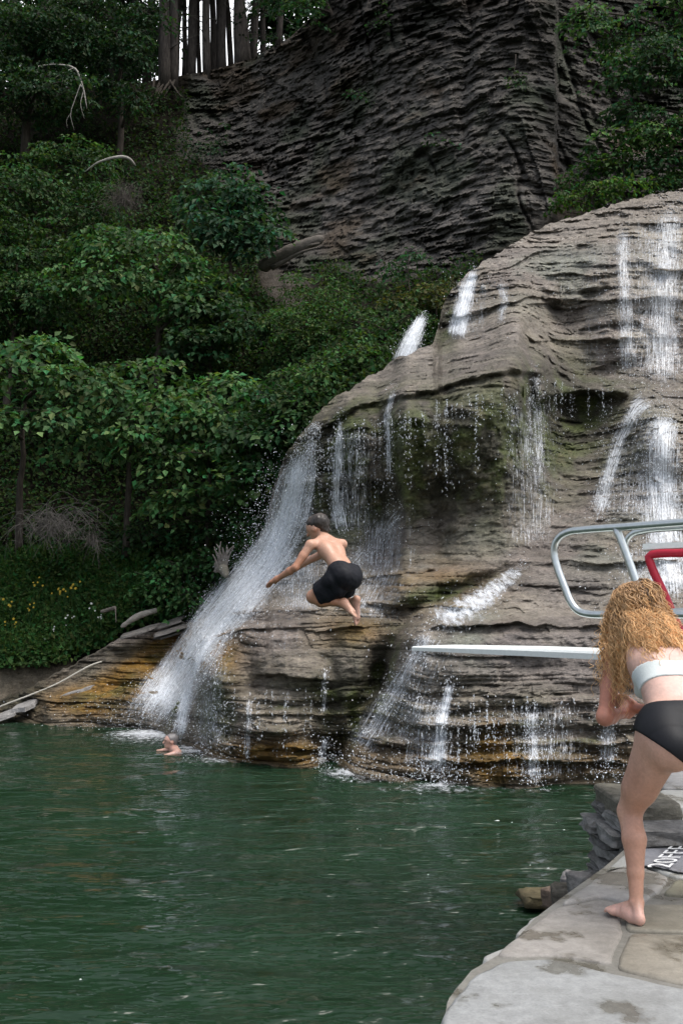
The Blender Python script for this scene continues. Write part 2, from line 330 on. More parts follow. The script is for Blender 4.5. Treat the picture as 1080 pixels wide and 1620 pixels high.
def rockD(px, py):
    d = rockD0(px, py); p = P(px, py, d); x, y, z = p[..., 0], p[..., 1], p[..., 2]
    smooth_zone = np.clip(blob(px, py, 640, 580, 170, 42, -20) + blob(px, py, 1000, 390, 240, 110, -10) + 0.6 * blob(px, py, 470, 1045, 110, 35), 0, 1)
    moss = np.clip(blob(px, py, 690, 730, 150, 95) * 1.3, 0, 1)
    zw = z + 0.16 * fbm(x * 0.5, y * 0.5, z * 0.4, 3, 21) + 0.02 * x
    k = np.clip(1 - 0.75 * blob(px, py, 640, 575, 170, 36, -20) - 0.7 * blob(px, py, 470, 1040, 120, 36) - 0.25 * blob(px, py, 1000, 400, 240, 110), 0.2, 1) * (1 - 0.75 * moss)
    d = d - 0.20 * moss * fbm(x * 2.6, y * 2.6, z * 0.7, 4, 47)
    k = k * (0.3 + 0.7 * np.clip(sstep(-0.25, 0.3, fbm(x * 0.55, y * 0.55, z * 0.9, 3, 81)) + 0.6 * sstep(1090, 1120, py), 0, 1))
    for th, a, cr, sd in ((0.34, 0.20, 0.08, 61), (0.13, 0.11, 0.055, 67), (0.055, 0.05, 0.02, 71)):
        zz = zw / th; i = np.floor(zz); fr = zz - i; i7 = i * 7.31 + sd
        d = d - k * a * (fbm((x + 0.5 * y) * 0.45 / th ** 0.6, i7, i7 * 0, 3, sd) + 0.6 * blocks(x + 0.4 * y, zw, th, 2.2 * th, sd + 1)) - k * 0.35 * a * np.sqrt(np.clip(1 - (2 * fr - 1) ** 4, 0, 1))
        d = d + k * cr * np.exp(-(np.minimum(fr, 1 - fr) / 0.12) ** 2) * sstep(-0.2, 0.3, fbm(x * 0.7 / th ** 0.5, y * 0.7, i7, 3, sd + 2))
    d = d - k * 0.22 * fbm(x * 0.9, y * 0.9, z * 1.4, 5, 31) - (0.10 + 0.14 * moss) * fbm(x * 4, y * 4, z * 6, 5, 41)
    d = d + 0.22 * sstep(0.15, 0.5, fbm(x * 1.1, y * 1.1, z * 3.2, 4, 49)) * np.clip(blob(px, py, 960, 440, 240, 130) + 0.5, 0, 1) * (1 - moss)
    return d
def rock_color(px, py, p):
    x, y, z = p[..., 0], p[..., 1], p[..., 2]
    n = lambda s, sz, seed, o=4: fbm(x * s, y * s, z * sz, o, seed)
    zw = z + 0.16 * fbm(x * 0.5, y * 0.5, z * 0.4, 3, 21) + 0.02 * x
    def C(*a): return np.array(a, float)
    c = np.empty(px.shape + (3,)); c[:] = C(0.275, 0.238, 0.190)
    def mixin(col, w):
        nonlocal c
        w = np.clip(w, 0, 1)[..., None]; c = c * (1 - w) + np.array(col) * w
    mixin((0.225, 0.192, 0.172), 0.85 * sstep(0.1, -0.3, n(0.5, 0.8, 51)))
    mixin((0.29, 0.255, 0.195), 0.7 * sstep(0.05, 0.35, n(0.8, 1.4, 53)))
    mixin((0.20, 0.178, 0.172), 0.7 * np.clip(blob(px, py, 820, 1040, 220, 60) + blob(px, py, 900, 930, 90, 40), 0, 1))
    mixin((0.215, 0.235, 0.19), 0.75 * np.clip(blob(px, py, 620, 850, 190, 45) + blob(px, py, 880, 420, 120, 70) + blob(px, py, 970, 850, 110, 50) + blob(px, py, 1010, 700, 60, 60) + blob(px, py, 740, 1000, 60, 60), 0, 1) * sstep(-0.25, 0.25, n(1.2, 1.2, 55)))
    mixin((0.30, 0.262, 0.228), 0.85 * np.clip(blob(px, py, 660, 565, 190, 40, -18) + blob(px, py, 900, 360, 260, 30, -16), 0, 1))
    ww = hsh(np.floor(zw / 0.085), np.floor(zw / 0.085) * 0 + 77); c = c * (0.78 + 0.42 * ww)[..., None]
    och = blob(px, py, 215, 1075, 85, 26, -25) + blob(px, py, 265, 1020, 70, 16, -25) + 0.8 * blob(px, py, 150, 1105, 80, 25) + 1.0 * blob(px, py, 430, 1195, 110, 22) + 0.6 * blob(px, py, 350, 1040, 35, 40) + 1.3 * blob(px, py, 783, 1195, 26, 42) + 0.55 * blob(px, py, 820, 1205, 200, 28) + 0.5 * blob(px, py, 560, 1000, 60, 25) + 0.4 * blob(px, py, 700, 930, 90, 40)
    mixin((0.30, 0.165, 0.030), 1.5 * och * sstep(-0.75, 0.0, n(1.5, 3, 57)))
    mixin((0.17, 0.125, 0.025), 0.8 * och * sstep(0.0, 0.35, n(2.1, 4, 59)))
    moss_shade = 1.15 * blob(px, py, 690, 725, 165, 85) + 0.9 * blob(px, py, 540, 745, 60, 90) + 0.8 * blob(px, py, 880, 650, 100, 75) + 0.7 * blob(px, py, 560, 1110, 55, 60) + 0.55 * blob(px, py, 600, 1060, 22, 80, 22) + 0.8 * blob(px, py, 690, 940, 90, 13, -14) + 0.6 * blob(px, py, 340, 1120, 30, 60) + 0.9 * blob(px, py, 285, 1090, 10, 70, 20) + 0.5 * blob(px, py, 900, 1150, 250, 40) * sstep(-0.1, 0.3, n(1, 7, 62)) + 0.7 * blob(px, py, 705, 510, 20, 40) + 0.55 * blob(px, py, 480, 1120, 110, 35) * sstep(-0.1, 0.25, n(1, 6, 63))  # moss, plus shade painted into the overhang cave and diagonal undercut
    moss_shade = np.clip(moss_shade * 1.5, 0, 1.1) * sstep(-0.75, -0.15, n(1.6, 1.6, 61))
    mixin((0.045, 0.042, 0.022), 1.0 * moss_shade)
    mixin((0.090, 0.115, 0.026), np.clip(moss_shade, 0, 1) * sstep(-0.2, 0.2, n(2.4, 2.0, 65)) * 0.8)
    mixin((0.16, 0.145, 0.07), np.clip(moss_shade, 0, 1) * sstep(0.28, 0.45, n(3.4, 5.0, 67)) * 0.7)
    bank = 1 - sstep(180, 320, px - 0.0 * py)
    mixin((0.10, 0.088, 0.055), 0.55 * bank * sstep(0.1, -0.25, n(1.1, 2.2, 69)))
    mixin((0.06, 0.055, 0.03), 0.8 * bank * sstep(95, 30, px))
    wet = sstep(0.45, 0.0, z); mixin((0.07, 0.05, 0.02), 0.55 * wet)
    dark = sstep(0.12, 0.42, fbm(x * 0.9, y * 0.9, zw * 6.0, 3, 71)); c = c * (1 - 0.22 * dark)[..., None]
    return c
pxs = np.concatenate([np.arange(-600, -20, 10), np.arange(-20, 1100, 2.0), np.arange(1100, 1600, 10)])
NR = 470
tt = np.linspace(0, 1, NR)[:, None]
yb = (pl(BASE, pxs) + 40)[None]; yc = (pl(CREST, pxs) + 5 * fbm(pxs / 24.0, pxs * 0, pxs * 0, 3, 91) + 2.5 * fbm(pxs / 6.0, pxs * 0, pxs * 0, 2, 93))[None]
PY = yb + (yc - yb) * tt; PX = np.broadcast_to(pxs[None], PY.shape)
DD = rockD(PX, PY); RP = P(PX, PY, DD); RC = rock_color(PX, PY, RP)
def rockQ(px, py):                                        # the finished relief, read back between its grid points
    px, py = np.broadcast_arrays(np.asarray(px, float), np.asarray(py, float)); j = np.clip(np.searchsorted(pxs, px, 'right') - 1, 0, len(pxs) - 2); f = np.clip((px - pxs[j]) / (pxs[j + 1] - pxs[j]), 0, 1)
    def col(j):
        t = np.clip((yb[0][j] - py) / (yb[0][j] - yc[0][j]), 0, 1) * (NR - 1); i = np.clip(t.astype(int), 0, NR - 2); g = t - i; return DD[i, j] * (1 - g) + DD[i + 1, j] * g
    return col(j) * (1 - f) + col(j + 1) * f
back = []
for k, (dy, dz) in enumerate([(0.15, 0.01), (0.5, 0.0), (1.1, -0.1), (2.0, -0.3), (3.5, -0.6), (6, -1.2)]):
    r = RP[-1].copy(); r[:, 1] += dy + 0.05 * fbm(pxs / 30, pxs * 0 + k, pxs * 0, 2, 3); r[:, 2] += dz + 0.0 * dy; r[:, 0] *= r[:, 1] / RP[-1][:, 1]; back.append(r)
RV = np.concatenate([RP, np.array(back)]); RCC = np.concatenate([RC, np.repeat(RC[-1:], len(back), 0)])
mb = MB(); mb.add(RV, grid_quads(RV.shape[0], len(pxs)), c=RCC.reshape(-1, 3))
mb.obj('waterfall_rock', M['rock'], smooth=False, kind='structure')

# ================================================================= CLIFF AND HILLSIDE (structure)
gp = [(-600, 1125, 22.5), (-300, 1120, 22), (0, 1108, 21.3), (150, 1038, 22.2), (300, 985, 22.0), (400, 870, 21.0), (450, 750, 20.4), (500, 665, 20.0), (560, 600, 20.3), (640, 545, 21.3),
      (0, 950, 22.7), (150, 900, 23.2), (300, 880, 22.6), (0, 750, 25), (200, 750, 25), (380, 750, 23.3), (0, 500, 28), (250, 500, 27.7), (420, 560, 25), (500, 500, 25), (-500, 500, 28), (-500, 800, 24),
      (0, 300, 30.7), (250, 300, 30.7), (0, 140, 34), (250, 140, 34), (350, 112, 34.5), (-500, 150, 34),
      (430, 420, 28.3), (560, 430, 26.8), (700, 430, 24.8), (780, 400, 24.2), (860, 345, 24.5), (960, 320, 25.5), (1100, 290, 26),
      (330, 220, 33.2), (450, 200, 31.8), (600, 200, 28.8), (760, 200, 26), (830, 200, 25.3), (905, 200, 26.2), (1000, 200, 27.2), (1200, 200, 28),
      (450, 60, 33), (600, 0, 29.5), (800, 0, 27), (840, 0, 26.4), (920, 0, 27.3), (1080, 0, 28), (1500, 0, 30), (600, -150, 31), (850, -150, 28), (1500, -150, 31.5),
      (800, 700, 24), (1080, 700, 25), (1080, 1100, 22), (700, 1000, 21.5), (1500, 600, 26)]
gorge_rbf = RBF(gp)
TOP = [(-600, 150), (-300, 140), (0, 140), (200, 136), (250, 126), (330, 112), (400, 92), (460, 58), (520, 0), (560, -60), (620, -140), (1600, -230)]
CY = [(285, 90), (300, 250), (400, 345), (450, 445), (520, 425), (600, 452), (700, 432), (780, 405), (860, 345), (1080, 322), (1600, 290)]
def gorgeD(px, py, full=True):
    d = gorge_rbf(px, py)
    d = d + 0.6 * sstep(876, 884, px) * (1 - sstep(330, 360, py)) + 0.25 * np.exp(-((px - (742 - 0.05 * py)) / 12.0) ** 2) * (1 - sstep(200, 260, py))
    p = P(px, py, d); x, y, z = p[..., 0], p[..., 1], p[..., 2]
    ic = sstep(-25, 25, pl(CY, px) - py) * sstep(270, 320, px)
    zw = z + 0.14 * fbm(x * 0.35, y * 0.35, z * 0.3, 3, 121) + 0.05 * (x - y)
    bl = 0.22 * blocks(x - 0.5 * y, zw, 0.45, 0.9, 13) + 0.24 * blocks(x - 0.5 * y, zw, 0.15, 0.5, 19) + 0.22 * blocks(x - 0.5 * y, zw, 0.08, 0.35, 23)
    big = blocks(x - 0.8 * y + 0.4 * z, zw * 0.4 + 0.5 * x, 0.9, 2.3, 29)
    amp = 0.55 + 0.9 * sstep(-0.1, 0.3, fbm(x * 0.4, y * 0.4, z * 0.4, 3, 123))
    d = d - ic * (bl * amp + 0.22 * big + 0.42 * fbm(x * 0.5, y * 0.5, z * 1.1, 5, 125) + 0.26 * fbm(x * 2.6, y * 2.6, z * 5.0, 5, 127)) + ic * 0.3 * np.exp(-(fbm(x * 0.6 + 0.2 * z, y * 0.6, z * 0.12, 3, 141) / 0.05) ** 2) * sstep(-0.1, 0.2, fbm(x * 0.4, y * 0.4, z * 0.4, 2, 143))
    d = d - (1 - ic) * (0.5 * fbm(x * 0.6, y * 0.6, z * 0.6, 4, 129))
    return d
gx = np.concatenate([np.arange(-600, 0, 12), np.arange(0, 230, 6), np.arange(230, 1110, 2.0), np.arange(1110, 1600, 12)])
NG = 400
gt = np.linspace(0, 1, NG)[:, None]
gbot = pl([(-600, 1150), (300, 1100), (420, 980), (520, 760), (640, 640), (760, 560), (900, 440), (1080, 400), (1600, 400)], gx)[None]
gtop = pl(TOP, gx)[None]
GPY = gbot + (gtop - gbot) * gt; GPX = np.broadcast_to(gx[None], GPY.shape)
GD = gorgeD(GPX, GPY); GP = P(GPX, GPY, GD)
x, y, z = GP[..., 0], GP[..., 1], GP[..., 2]
zw = z + 0.14 * fbm(x * 0.35, y * 0.35, z * 0.3, 3, 121) + 0.05 * (x - y)
gc = np.empty(GP.shape); gc[:] = (0.120, 0.111, 0.101)
lay = hsh(np.floor(zw / 0.16), np.floor(zw / 0.16) * 0 + 3); gc *= (0.7 + 0.6 * lay)[..., None]
def gmix(col, w):
    global gc
    w = np.clip(w, 0, 1)[..., None]; gc = gc * (1 - w) + np.array(col) * w
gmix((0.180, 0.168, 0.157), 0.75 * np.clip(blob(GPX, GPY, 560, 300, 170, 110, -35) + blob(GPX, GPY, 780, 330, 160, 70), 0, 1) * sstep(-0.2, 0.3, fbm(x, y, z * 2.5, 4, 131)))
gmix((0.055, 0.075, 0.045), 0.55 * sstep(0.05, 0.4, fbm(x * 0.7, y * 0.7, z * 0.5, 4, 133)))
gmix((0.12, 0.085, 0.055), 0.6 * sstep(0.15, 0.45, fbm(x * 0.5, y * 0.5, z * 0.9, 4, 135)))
gmix((0.045, 0.04, 0.036), 0.6 * np.clip(1 - sstep(40, 140, GPY), 0, 1) * sstep(430, 520, GPX))  # shade of overhanging trees painted into the colour of the cliff top
bn_ = 55 * fbm(GPX / 45.0, GPY / 45.0, GPX * 0, 4, 151); hillm = 1 - sstep(-20, 20, pl(CY, GPX + bn_) - GPY + 0.5 * bn_) * sstep(285, 320, GPX + bn_)
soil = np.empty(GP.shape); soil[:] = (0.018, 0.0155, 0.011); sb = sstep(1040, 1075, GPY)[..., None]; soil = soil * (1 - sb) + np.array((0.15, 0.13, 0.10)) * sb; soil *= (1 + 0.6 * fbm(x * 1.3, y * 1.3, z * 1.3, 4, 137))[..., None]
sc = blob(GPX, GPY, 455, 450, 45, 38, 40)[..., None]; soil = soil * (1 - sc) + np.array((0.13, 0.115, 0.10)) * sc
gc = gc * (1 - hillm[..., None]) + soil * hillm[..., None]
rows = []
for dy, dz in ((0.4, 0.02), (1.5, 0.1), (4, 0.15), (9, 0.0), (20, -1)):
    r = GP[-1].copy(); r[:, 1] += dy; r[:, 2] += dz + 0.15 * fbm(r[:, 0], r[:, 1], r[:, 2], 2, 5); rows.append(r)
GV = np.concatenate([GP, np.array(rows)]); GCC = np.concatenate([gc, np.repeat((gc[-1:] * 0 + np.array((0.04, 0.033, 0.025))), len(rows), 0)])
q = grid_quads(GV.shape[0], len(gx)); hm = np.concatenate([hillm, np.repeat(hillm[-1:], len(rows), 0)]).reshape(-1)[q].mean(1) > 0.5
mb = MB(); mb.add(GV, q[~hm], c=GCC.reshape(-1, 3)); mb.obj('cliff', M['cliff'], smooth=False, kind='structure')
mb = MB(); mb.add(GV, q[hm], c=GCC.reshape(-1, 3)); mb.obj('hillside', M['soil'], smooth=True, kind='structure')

# ================================================================= WATER
wx = np.concatenate([np.linspace(-60, -8, 20), np.linspace(-8, 8, 330)[1:], np.linspace(8, 60, 20)[1:]])
wy = np.concatenate([np.linspace(-30, 2.5, 16), 1 / np.linspace(1 / 2.6, 1 / 22.0, 420), np.linspace(23, 40, 8)])
WX, WY = np.meshgrid(wx, wy)
WZ = 0.03 * fbm(WX * 0.9 + 0.3 * WY, WY * 2.4, WX * 0, 4, 201) + 0.012 * np.sin(WY * 5.2 + 1.3 * fbm(WX * 0.5, WY * 0.5, WX * 0, 2, 203) * 4 + WX * 1.2) * (0.5 + vnoise(WX * 0.4, WY * 0.4, WX * 0, 205))
mb = MB(); mb.add(np.stack([WX, WY, WZ], -1), grid_quads(len(wy), len(wx))); mb.obj('pool_water', M['water'], smooth=True, kind='structure')
mb = MB(); mb.add([(-300, -300, -2.2), (300, -300, -2.2), (300, 300, -2.2), (-300, 300, -2.2)], [(0, 1, 2, 3)], c=(0.05, 0.05, 0.035)); mb.obj('ground', M['soil'], kind='structure')

# ---- falling water: ribbons on the rock plus drops
def stream(name, path, dens=1.0, off=0.05, mat='fall', drops=1.0, Dfix=None, spread=1.15, foam=False):
    a = np.array(path, float); n = 60
    seg = np.concatenate([[0], np.cumsum(np.hypot(np.diff(a[:, 0]), np.diff(a[:, 1])))]); s = np.linspace(0, seg[-1], n)
    cx, cy, cw = (np.interp(s, seg, a[:, i]) for i in range(3))
    if len(a) > 2: 
        for _ in range(6):
            cx[1:-1] = (cx[:-2] + 2 * cx[1:-1] + cx[2:]) / 4; cy[1:-1] = (cy[:-2] + 2 * cy[1:-1] + cy[2:]) / 4; cw[1:-1] = (cw[:-2] + 2 * cw[1:-1] + cw[2:]) / 4
    dx, dy = np.gradient(cx), np.gradient(cy); l = np.hypot(dx, dy); nx, ny = -dy / l, dx / l
    nx = np.sign(nx.sum() or 1) * nx; ny = np.where(nx.sum() > 0, 1, 1) * 0 + (-(dx) / l) * (-1 if False else 1) if False else ny * 0 + 0
    # rows across the stream are taken level, as water sheets off a ledge
    slope = np.clip(1 - np.abs(dy) / l, 0, 1)
    w = cw[:, None] / 2; u = np.linspace(-1, 1, 13)[None]
    ang = np.arctan2(dy, dx) - math.pi / 2
    qx = cx[:, None] + u * w * np.cos(ang * 0.8)[:, None]; qy = cy[:, None] + u * w * np.sin(ang * 0.8)[:, None]
    def depth(ax, ay, o): return (rockQ(ax, ay) if Dfix is None else np.interp(ay, [d[0] for d in Dfix], [d[1] for d in Dfix])) - o
    D = depth(qx, qy, off)
    for _ in range(3): D[1:-1] = (D[:-2] + D[1:-1] * 2 + D[2:]) / 4
    D = np.minimum(D, depth(qx, qy, 0.02))
    p = P(qx, qy, D)
    wm = (u * w) * D.mean() / F; ln = np.concatenate([[0], np.cumsum(np.linalg.norm(np.diff(p[:, 6], axis=0), axis=1))])
    den = dens * (1 - np.abs(u) ** 1.9 * 0.85) * np.clip(np.minimum(np.linspace(0.1, 6, n), np.linspace(6, 0, n) + 0.35), 0, 1)[:, None] + 0 * w
    mb = MB(); so = RNG.random() * 50
    mb.add(p, grid_quads(n, 13), w=np.stack([wm + so, np.broadcast_to(ln[:, None], wm.shape) + so, den], -1).reshape(-1, 3))
    # drops
    area = (seg[-1] * cw.mean()); k = int(area * 0.045 * drops)
    if k:
        r = RNG.random(k); i = np.interp(r, np.linspace(0, 1, n), np.arange(n)); uu = np.clip(RNG.normal(0, 0.5, k), -1.3, 1.3) * spread
        i0 = i.astype(int); ax = np.interp(i, np.arange(n), cx) + uu * np.interp(i, np.arange(n), cw) / 2 * np.cos(ang[i0] * 0.8); ay = np.interp(i, np.arange(n), cy) + uu * np.interp(i, np.arange(n), cw) / 2 * np.sin(ang[i0] * 0.8)
        Dd = depth(ax, ay, off + 0.02 + 0.10 * RNG.random(k)); pp = P(ax, ay, Dd)
        tg = p[np.minimum(i0 + 1, n - 1), 6] - p[i0, 6]; tg[:, 2] -= 0.01; tg /= np.linalg.norm(tg, axis=1)[:, None] + 1e-9
        tg += RNG.normal(0, 0.35, tg.shape); tg /= np.linalg.norm(tg, axis=1)[:, None]
        drops_into(mb, pp, tg, 0.003 + 0.006 * RNG.random(k) ** 3, 1.0 + 3.0 * RNG.random(k) ** 2)
    me = mb.mesh(name, M[mat]); o = bpy.data.objects.new(name, me); COL.objects.link(o); tag(o, kind='structure'); return o
def drops_into(mb, pp, tg, r, asp):
    k = len(pp); s = np.cross(tg, np.array([0.3, 0.9, 0.1])); s /= np.linalg.norm(s, axis=1)[:, None]; t2 = np.cross(tg, s)
    r = r[:, None]; L = (r[:, 0] * asp)[:, None]
    v = np.stack([pp + tg * L, pp + s * r, pp + t2 * r, pp - s * r, pp - t2 * r, pp - tg * L], 1).reshape(-1, 3)
    b = np.arange(k)[:, None, None] * 6; t = np.array([(0, 1, 2), (0, 2, 3), (0, 3, 4), (0, 4, 1), (5, 2, 1), (5, 3, 2), (5, 4, 3), (5, 1, 4)])[None]
    mb.add(v, t=(b + t).reshape(-1, 3), w=np.tile(np.array((0, 0, 5.0)), (k * 6, 1)))
S = stream; W = 'waterfall'
S(W, [(502, 668, 14), (487, 700, 34), (470, 740, 52), (459, 790, 64), (449, 838, 76), (425, 880, 95), (385, 930, 104), (338, 985, 94), (292, 1055, 96), (254, 1110, 125), (228, 1157, 150)], 1.0, 0.10, drops=1.6)
for dx_, w_ in ((-6, 20), (14, 16), (-26, 14), (30, 18)):
    S(W, [(500 + 0.2 * dx_, 668, 9), (484 + 0.5 * dx_, 702, w_), (464 + dx_, 770, w_ + 4), (450 + dx_, 838, w_ + 8), (420 + dx_, 885, w_ + 8), (375 + 1.2 * dx_, 940, w_ + 6), (325 + 1.3 * dx_, 1000, w_ + 6), (287 + 1.3 * dx_, 1062, w_ + 12), (248 + 1.5 * dx_, 1118, w_ + 16), (222 + 1.6 * dx_, 1157, w_ + 22)], 0.72, 0.13, drops=0.9)
S(W, [(470, 850, 50), (430, 910, 90), (385, 965, 80), (345, 1005, 45)], 0.75, 0.06, drops=1.2)
S(W, [(398, 968, 40), (350, 985, 30), (318, 1030, 22), (298, 1085, 26), (288, 1140, 30), (280, 1178, 40)], 1.0, 0.07, drops=1.3)
S(W, [(495, 675, 25), (488, 760, 45), (470, 850, 60)], 0.72, 0.12, drops=1.2)
S(W, [(540, 645, 14), (535, 720, 26), (532, 800, 36), (545, 850, 50)], 0.8, 0.12, drops=1.3)
S(W, [(624, 605, 16), (612, 660, 22), (616, 760, 12)], 0.78, 0.15, drops=1.2)
S(W, [(640, 790, 60), (600, 850, 60), (560, 895, 60), (520, 940, 70)], 0.62, 0.04, drops=0.7)
S(W, [(480, 870, 130), (470, 970, 130)], 0.7, 0.04, drops=0.6)
S(W, [(520, 930, 60), (480, 962, 100)], 0.5, 0.04, drops=0.3)
S(W, [(754, 418, 16), (738, 460, 40), (720, 538, 48)], 0.98, 0.10, drops=1.3)
S(W, [(790, 440, 30), (798, 475, 26), (790, 512, 22)], 0.72, 0.08, drops=1.0)
S(W, [(765, 440, 30), (760, 520, 24)], 0.6, 0.08, drops=0.8)
S(W, [(984, 335, 36), (986, 420, 40), (990, 520, 44), (992, 600, 52)], 0.74, 0.10, drops=1.5)
S(W, [(1062, 300, 60), (1056, 400, 80), (1050, 520, 90), (1050, 620, 100)], 0.76, 0.12, drops=1.6)
S(W, [(1120, 290, 60), (1120, 600, 90)], 0.7, 0.12, drops=0.5)
S(W, [(1062, 622, 60), (1048, 680, 70), (1045, 760, 100), (1050, 830, 110), (1060, 960, 120)], 0.88, 0.05, drops=1.4)
S(W, [(1045, 626, 90), (1008, 642, 40), (982, 690, 34), (962, 750, 40), (944, 822, 50)], 0.86, 0.04, drops=1.3)
S(W, [(845, 570, 20), (850, 640, 24), (853, 720, 32), (850, 780, 40)], 0.66, 0.14, drops=1.4)
S(W, [(690, 800, 0), (690, 801, 0)][0:0] or [(960, 600, 60), (950, 720, 50)], 0.45, 0.14, drops=0.7)
S(W, [(836, 884, 14), (808, 912, 40), (765, 945, 56), (715, 970, 70), (680, 990, 70)], 0.82, 0.03, mat='foam', drops=0.5)
S(W, [(790, 925, 60), (745, 962, 80), (705, 985, 90)], 0.72, 0.03, mat='foam', drops=0.3)
S(W, [(690, 980, 50), (655, 1040, 36), (625, 1090, 60), (590, 1150, 80), (560, 1195, 80)], 0.72, 0.04, drops=0.8)
S(W, [(715, 1068, 20), (700, 1130, 30), (690, 1225, 44)], 0.95, 0.08, drops=1.6)
S(W, [(660, 1090, 60), (640, 1180, 60)], 0.5, 0.05, drops=0.6)
S(W, [(842, 1110, 26), (844, 1238, 40)], 0.78, 0.08, drops=1.4)
S(W, [(965, 1100, 40), (960, 1215, 50)], 0.72, 0.08, drops=1.5)
S(W, [(770, 1130, 90), (770, 1220, 90)], 0.36, 0.05, drops=0.35)
S(W, [(514, 1055, 14), (512, 1130, 18)], 0.75, 0.06, drops=1.5)
S(W, [(516, 1165, 14), (508, 1208, 26)], 0.9, 0.06, drops=2.0)
S(W, [(395, 1095, 16), (390, 1206, 22)], 0.7, 0.08, drops=1.5)
S(W, [(332, 1050, 40), (322, 1110, 56), (320, 1192, 66)], 0.56, 0.10, drops=1.4)
S(W, [(362, 1100, 40), (360, 1200, 44)], 0.45, 0.08, drops=0.8)
S(W, [(674, 491, 6), (667, 503, 24), (655, 528, 40), (640, 560, 46), (632, 590, 52)], 1.0, 0.0, drops=2.2, Dfix=[(490, 20.9), (545, 20.5), (595, 20.3)])
S(W, [(668, 498, 22), (655, 528, 44), (640, 590, 54)], 0.8, 0.0, drops=1.5, Dfix=[(490, 20.7), (545, 20.3), (595, 20.1)])
S(W, [(1035, 640, 110), (1010, 720, 140), (1000, 830, 150)], 0.62, 0.03, drops=0.8)
S(W, [(610, 800, 150), (600, 900, 190), (560, 985, 190)], 0.66, 0.03, drops=0.3)
S(W, [(450, 965, 150), (440, 1040, 190)], 0.45, 0.03, drops=0.1)
S(W, [(1000, 850, 120), (1010, 985, 120)], 0.6, 0.03, drops=0.6)
S(W, [(700, 985, 120), (660, 1070, 130), (620, 1190, 150)], 0.58, 0.03, drops=0.35)
S(W, [(900, 380, 200), (890, 500, 200)], 0.46, 0.03, drops=0.1)
for a in (([(1030, 320, 130), (1030, 470, 140), (1020, 610, 140)], 0.62), ([(945, 360, 90), (940, 600, 110)], 0.5), ([(560, 660, 130), (560, 760, 140), (560, 850, 150)], 0.62), ([(700, 640, 160), (700, 780, 170)], 0.44), ([(830, 610, 130), (840, 760, 150), (840, 880, 150)], 0.6), ([(860, 1100, 260), (860, 1236, 280)], 0.6), ([(690, 1090, 150), (670, 1225, 170)], 0.64), ([(460, 1085, 200), (450, 1205, 210)], 0.46), ([(735, 430, 70), (735, 535, 90)], 0.6), ([(350, 1000, 60), (335, 1090, 90), (330, 1195, 90)], 0.62), ([(400, 900, 130), (320, 1010, 110), (262, 1100, 150), (240, 1156, 170)], 0.6)):
    S(W, a[0], a[1], 0.07, drops=0.12)
# thin drips off the lips
mb = MB(); so = 0
for k in range(150):
    r = RNG.random()
    if k < 70: x0 = 500 + 345 * RNG.random(); y0 = pl(LIP, x0) + 12 + 20 * RNG.random(); ln = 30 + 120 * RNG.random() ** 2
    elif k < 90: x0 = 850 + 120 * RNG.random(); y0 = 590 + 40 * RNG.random(); ln = 40 + 90 * RNG.random()
    elif k < 105: x0 = 330 + 200 * RNG.random(); y0 = 1085 + 40 * RNG.random(); ln = 30 + 60 * RNG.random()
    else: x0 = 660 + 260 * RNG.random(); y0 = 1100 + 60 * RNG.random(); ln = 30 + 70 * RNG.random()
    m = int(ln * RNG.uniform(0.15, 0.5)) + 4; ay = y0 + ln * np.sort(RNG.random(m)) ** 1.3; ax = x0 + RNG.normal(0, 0.6 + 2.0 * (ay - y0) / ln, m)
    d = rockQ(ax, ay).min() - 0.03 - 0.08 * RNG.random(m); pp = P(ax, ay, np.minimum(d, rockQ(ax, ay) - 0.03))
    tg = np.tile([0, -0.05, -1.0], (m, 1)) + RNG.normal(0, 0.06, (m, 3)); tg /= np.linalg.norm(tg, axis=1)[:, None]
    drops_into(mb, pp, tg, 0.0025 + 0.0045 * RNG.random(m) ** 2, 1 + 4 * RNG.random(m) ** 2)
mb.obj('water_drips', M['drop'], kind='stuff')
# spray thrown up where the falls meet the pool and the ledges
mb = MB()
for (x0, y0, sx, sy, k, D) in ((225, 1135, 75, 22, 900, 19.0), (310, 1160, 22, 16, 160, 16.9), (345, 1192, 36, 8, 160, 15.4), (430, 860, 40, 45, 900, 18.2), (425, 800, 16, 50, 500, 18.4), (560, 1205, 40, 12, 260, 13.7), (690, 1222, 30, 12, 300, 13.0), (510, 1195, 14, 18, 160, 14.2), (845, 1230, 20, 10, 140, 12.8), (960, 1225, 26, 12, 140, 12.7), (640, 1228, 60, 6, 200, 13.0)):
    ax = RNG.normal(x0, sx, k); ay = RNG.normal(y0, sy, k); pp = P(ax, ay, D + RNG.normal(0, 0.25, k)); pp[:, 2] = np.where(pp[:, 2] < 0.02, 0.02 + 0.1 * RNG.random(k), pp[:, 2])
    tg = RNG.normal(0, 1, (k, 3)); tg[:, 2] -= 0.8; tg /= np.linalg.norm(tg, axis=1)[:, None]; drops_into(mb, pp, tg, 0.003 + 0.0055 * RNG.random(k) ** 3, 1 + 1.5 * RNG.random(k))
mb.obj('water_spray', M['drop'], kind='stuff')
